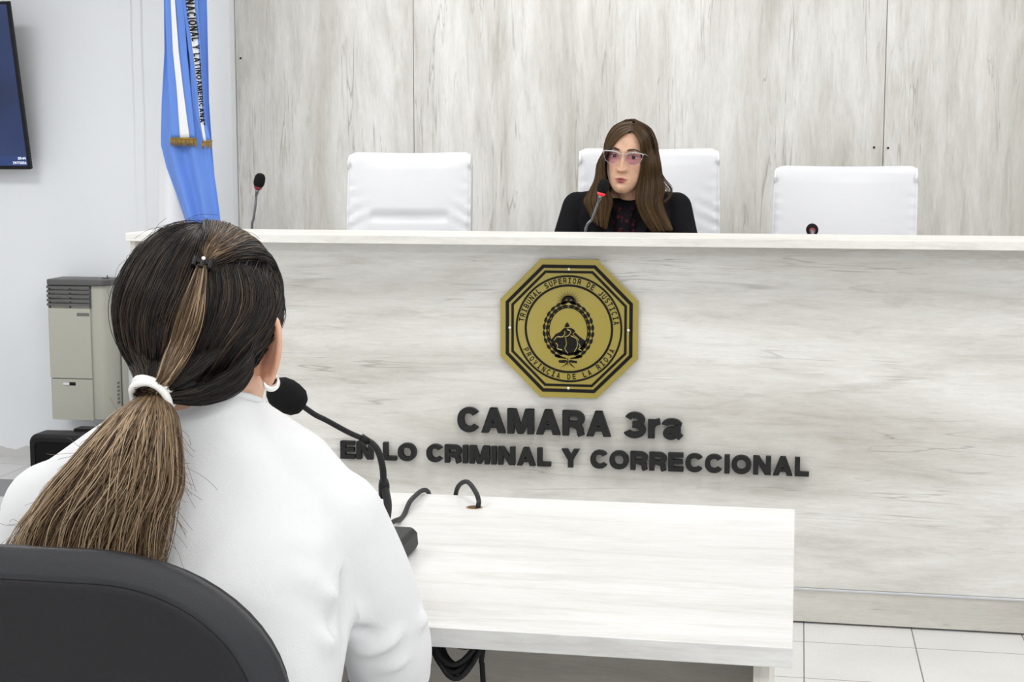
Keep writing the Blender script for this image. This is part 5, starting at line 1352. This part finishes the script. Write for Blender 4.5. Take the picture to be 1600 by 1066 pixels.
# blouse with a dark red print at the throat
m, N, L, b = newmat('black_blouse_red_print')
tc = N.new('ShaderNodeTexCoord'); vn = N.new('ShaderNodeTexVoronoi'); vn.inputs['Scale'].default_value = 60; L.new(tc.outputs['Object'], vn.inputs['Vector'])
rr = ramp(N, [(.25, (.085, .004, .010)), (.40, (.004, .004, .010)), (.6, (.003, .002, .004))]); L.new(vn.outputs['Distance'], rr.inputs['Fac']); L.new(rr.outputs['Color'], b.inputs['Base Color']); b.inputs['Roughness'].default_value = .7; b.inputs['Specular IOR Level'].default_value = .15
bl_ = MB(); bl_.loft([ring(z, XJ+.004, y, a, b2, 36) for z, y, a, b2 in ((zs_-.25, 5.17, .07, .105), (zs_-.10, 5.170, .066, .100), (zs_-.07, 5.168, .066, .090), (zs_-.045, 5.168, .064, .077), (zs_-.033, 5.165, .056, .058), (zs_-.032, 5.165, .050, .050))])
bl_.build('blouse', m, jud, smooth=True)
tr = MB()
for s_ in (-1, 1):
    tr.tube([(XJ+s_*.09, 5.24, .765), (XJ+s_*.10, 5.00, .765), (XJ+s_*.10, 4.80, .76)], [.082, .076, .062], 20, round_ends=True)
    tr.tube([(XJ+s_*.10, 4.80, .76), (XJ+s_*.10, 4.76, .50), (XJ+s_*.10, 4.77, .26)], [.060, .052, .044], 18, round_ends=True)
tr.ball((XJ, 5.24, .77), (.165, .11, .085))
remesh(tr, .009, 6).build('trousers', M['suit'], jud, smooth=True)
for s_ in (-1, 1):
    sh_ = MB(); sh_.tube([(XJ+s_*.10, 4.79, .21), (XJ+s_*.10, 4.71, .20), (XJ+s_*.10, 4.62, .192)], [.042, .038, .030], 16, round_ends=True)
    sh_.v = [(v[0], v[1], max(v[2], .163)) for v in sh_.v]; sh_.build('shoe', M['shoe'], jud, smooth=True)

# ================================================================ FLAG
FY = 5.72
flag = thing('ceremonial_flag', 'sky blue and white furled flag with gold fringed ribbons standing beside the wall', 'flag', (P(290, 100, FY).x, FY+.02, 0))
def cloth(rows, folds, amp, name, mat, parent, n=60, thick=.003, phase=0, y0=0.0, m=60):
    """rows: (py, pxl, pxr) outline of the hanging cloth; folds run down its length"""
    rows = sorted(rows); pys = [r[0] for r in rows]; A_, B_ = [], []
    rings = []
    for j in range(m+1):
        py = pys[0]+(pys[-1]-pys[0])*j/m
        xl_ = np.interp(py, pys, [r[1] for r in rows]); xr_ = np.interp(py, pys, [r[2] for r in rows])
        a = P(xl_, py, FY+y0); b = P(xr_, py, FY+y0); row = []
        for i in range(n+1):
            u = i/n; q = a*(1-u)+b*u
            q = Vector((q.x, q.y+amp*math.sin(u*folds*2*math.pi+phase+py*.004)-amp*.8*math.sin(math.pi*u), q.z)); row.append(q)
        back = [Vector((q.x, q.y+thick, q.z)) for q in row[::-1]]
        rings.append(row+back)
    return MB().loft(rings).build(name, mat, parent, smooth=True)
cloth([(-260, 262, 318), (0, 256, 312), (80, 256, 318), (160, 251, 322), (225, 249, 326), (262, 258, 331), (300, 272, 337), (345, 287, 343), (420, 305, 350)], 2.2, .016, 'blue_band', M['flagblue'], flag, y0=0)
cloth([(-260, 262, 330), (0, 262, 322), (160, 256, 326), (235, 249, 330), (262, 246, 331), (300, 246, 337), (345, 246, 339), (420, 244, 345)], 1.6, .014, 'white_band', M['flagwhite'], flag, y0=.045, phase=1)
cloth([(-260, 296, 330), (0, 300, 322), (160, 304, 326), (232, 316, 331), (300, 320, 337), (345, 328, 344), (420, 335, 351)], 1.0, .006, 'blue_fold', M['flagblue'], flag, y0=.012, phase=2)
# ribbon with the white centre stripe
ra = cloth([(-260, 262, 298), (0, 257, 287), (80, 260, 292), (140, 262, 298), (216, 267, 306)], .5, .004, 'ribbon', M['flagblue'], flag, y0=-.030, n=20)
cloth([(-260, 272, 280), (0, 266.5, 273), (80, 270, 279), (140, 276, 286), (215, 281, 296)], .3, .001, 'white_stripe', M['flagwhite'], ra, y0=-.037, n=8)
def fringe_mb(x0, x1, y0, y1, Y):
    mb = MB(); n = int((x1-x0)*.75)
    for i in range(n):
        x = x0+(x1-x0)*(i+.5)/n; yt = y0+(y1-y0)*(i/n); a = P(x, yt, Y); L_ = .024+.012*random.random()
        mb.tube([a, a+Vector((random.uniform(-.003, .003), random.uniform(-.006, 0), -L_*.5)), a+Vector((random.uniform(-.004, .004), -.002, -L_))], [.0016, .0022, .0012], 6)
    a, b = P(x0, y0, Y), P(x1, y1, Y); mb.tube([a, b], .0032, 8); return mb
fringe_mb(266.5, 306.5, 216, 217, FY-.036).build('gold_fringe', M['fringe'], ra, smooth=True)
rb_ = cloth([(-260, 288, 312), (0, 285, 309), (80, 294, 314), (140, 303, 317), (180, 306, 319), (221, 316, 330)], .5, .004, 'ribbon', M['flagblue'], flag, y0=-.040, n=20, phase=1)
cloth([(-260, 296, 306), (0, 291, 303), (80, 301, 310), (140, 309, 314), (180, 311, 316), (221, 318, 322)], .3, .001, 'white_stripe', M['flagwhite'], rb_, y0=-.0465, n=8, phase=1)
fringe_mb(316, 331.5, 222, 220, FY-.046).build('gold_fringe', M['fringe'], rb_, smooth=True)
# lettering running down the ribbon
txt = 'NACIONAL Y LATINOAMERICANA"'
path = [(0, 290, 303), (30, 293, 307), (58, 299, 311), (90, 303, 313), (130, 308, 315.5), (160, 311, 317.5), (198, 313, 321)]
tm = MB(); 
adv = [(.42 if c == ' ' else letter_def(c, .19, .8)[0]+.14) for c in txt]; tot = sum(adv); s0 = 0
pyE = lambda s_: 199*(s_/tot)**.92-1.5
for c, aw in zip(txt, adv):
    if c != ' ':
        def pl(u, v, d, s0=s0):
            py = pyE(s0+u); xl_ = np.interp(py, [p[0] for p in path], [p[1] for p in path]); xr_ = np.interp(py, [p[0] for p in path], [p[2] for p in path])
            q = P(xl_+(xr_-xl_)*v, py-v*1.0, FY-.0545); return (q.x, q.y-d, q.z)
        stroke_letter(tm, c, .19, pl, 0, .0015, .8)
    s0 += aw
tm.build('ribbon_lettering', M['engrave'], rb_)
pc = P(288, 100, FY+.03)
MB().tube([(pc.x, FY+.075, .02), (pc.x, FY+.075, 1.2), (pc.x, FY+.075, 2.45)], .014, 14).build('flag_pole', M['polewood'], flag, smooth=True)
MB().lathe([(0, 0), (.15, 0), (.15, .012), (.10, .03), (.03, .05), (.022, .10), (0, .10)], (pc.x, FY+.075, 0), 36).build('base', M['polewood'], flag, smooth=True)
MB().lathe([(0, 0), (.02, 0), (.026, .02), (.012, .05), (.02, .07), (.003, .14), (0, .14)], (pc.x, FY+.075, 2.44), 20).build('finial', M['fringe'], flag, smooth=True)
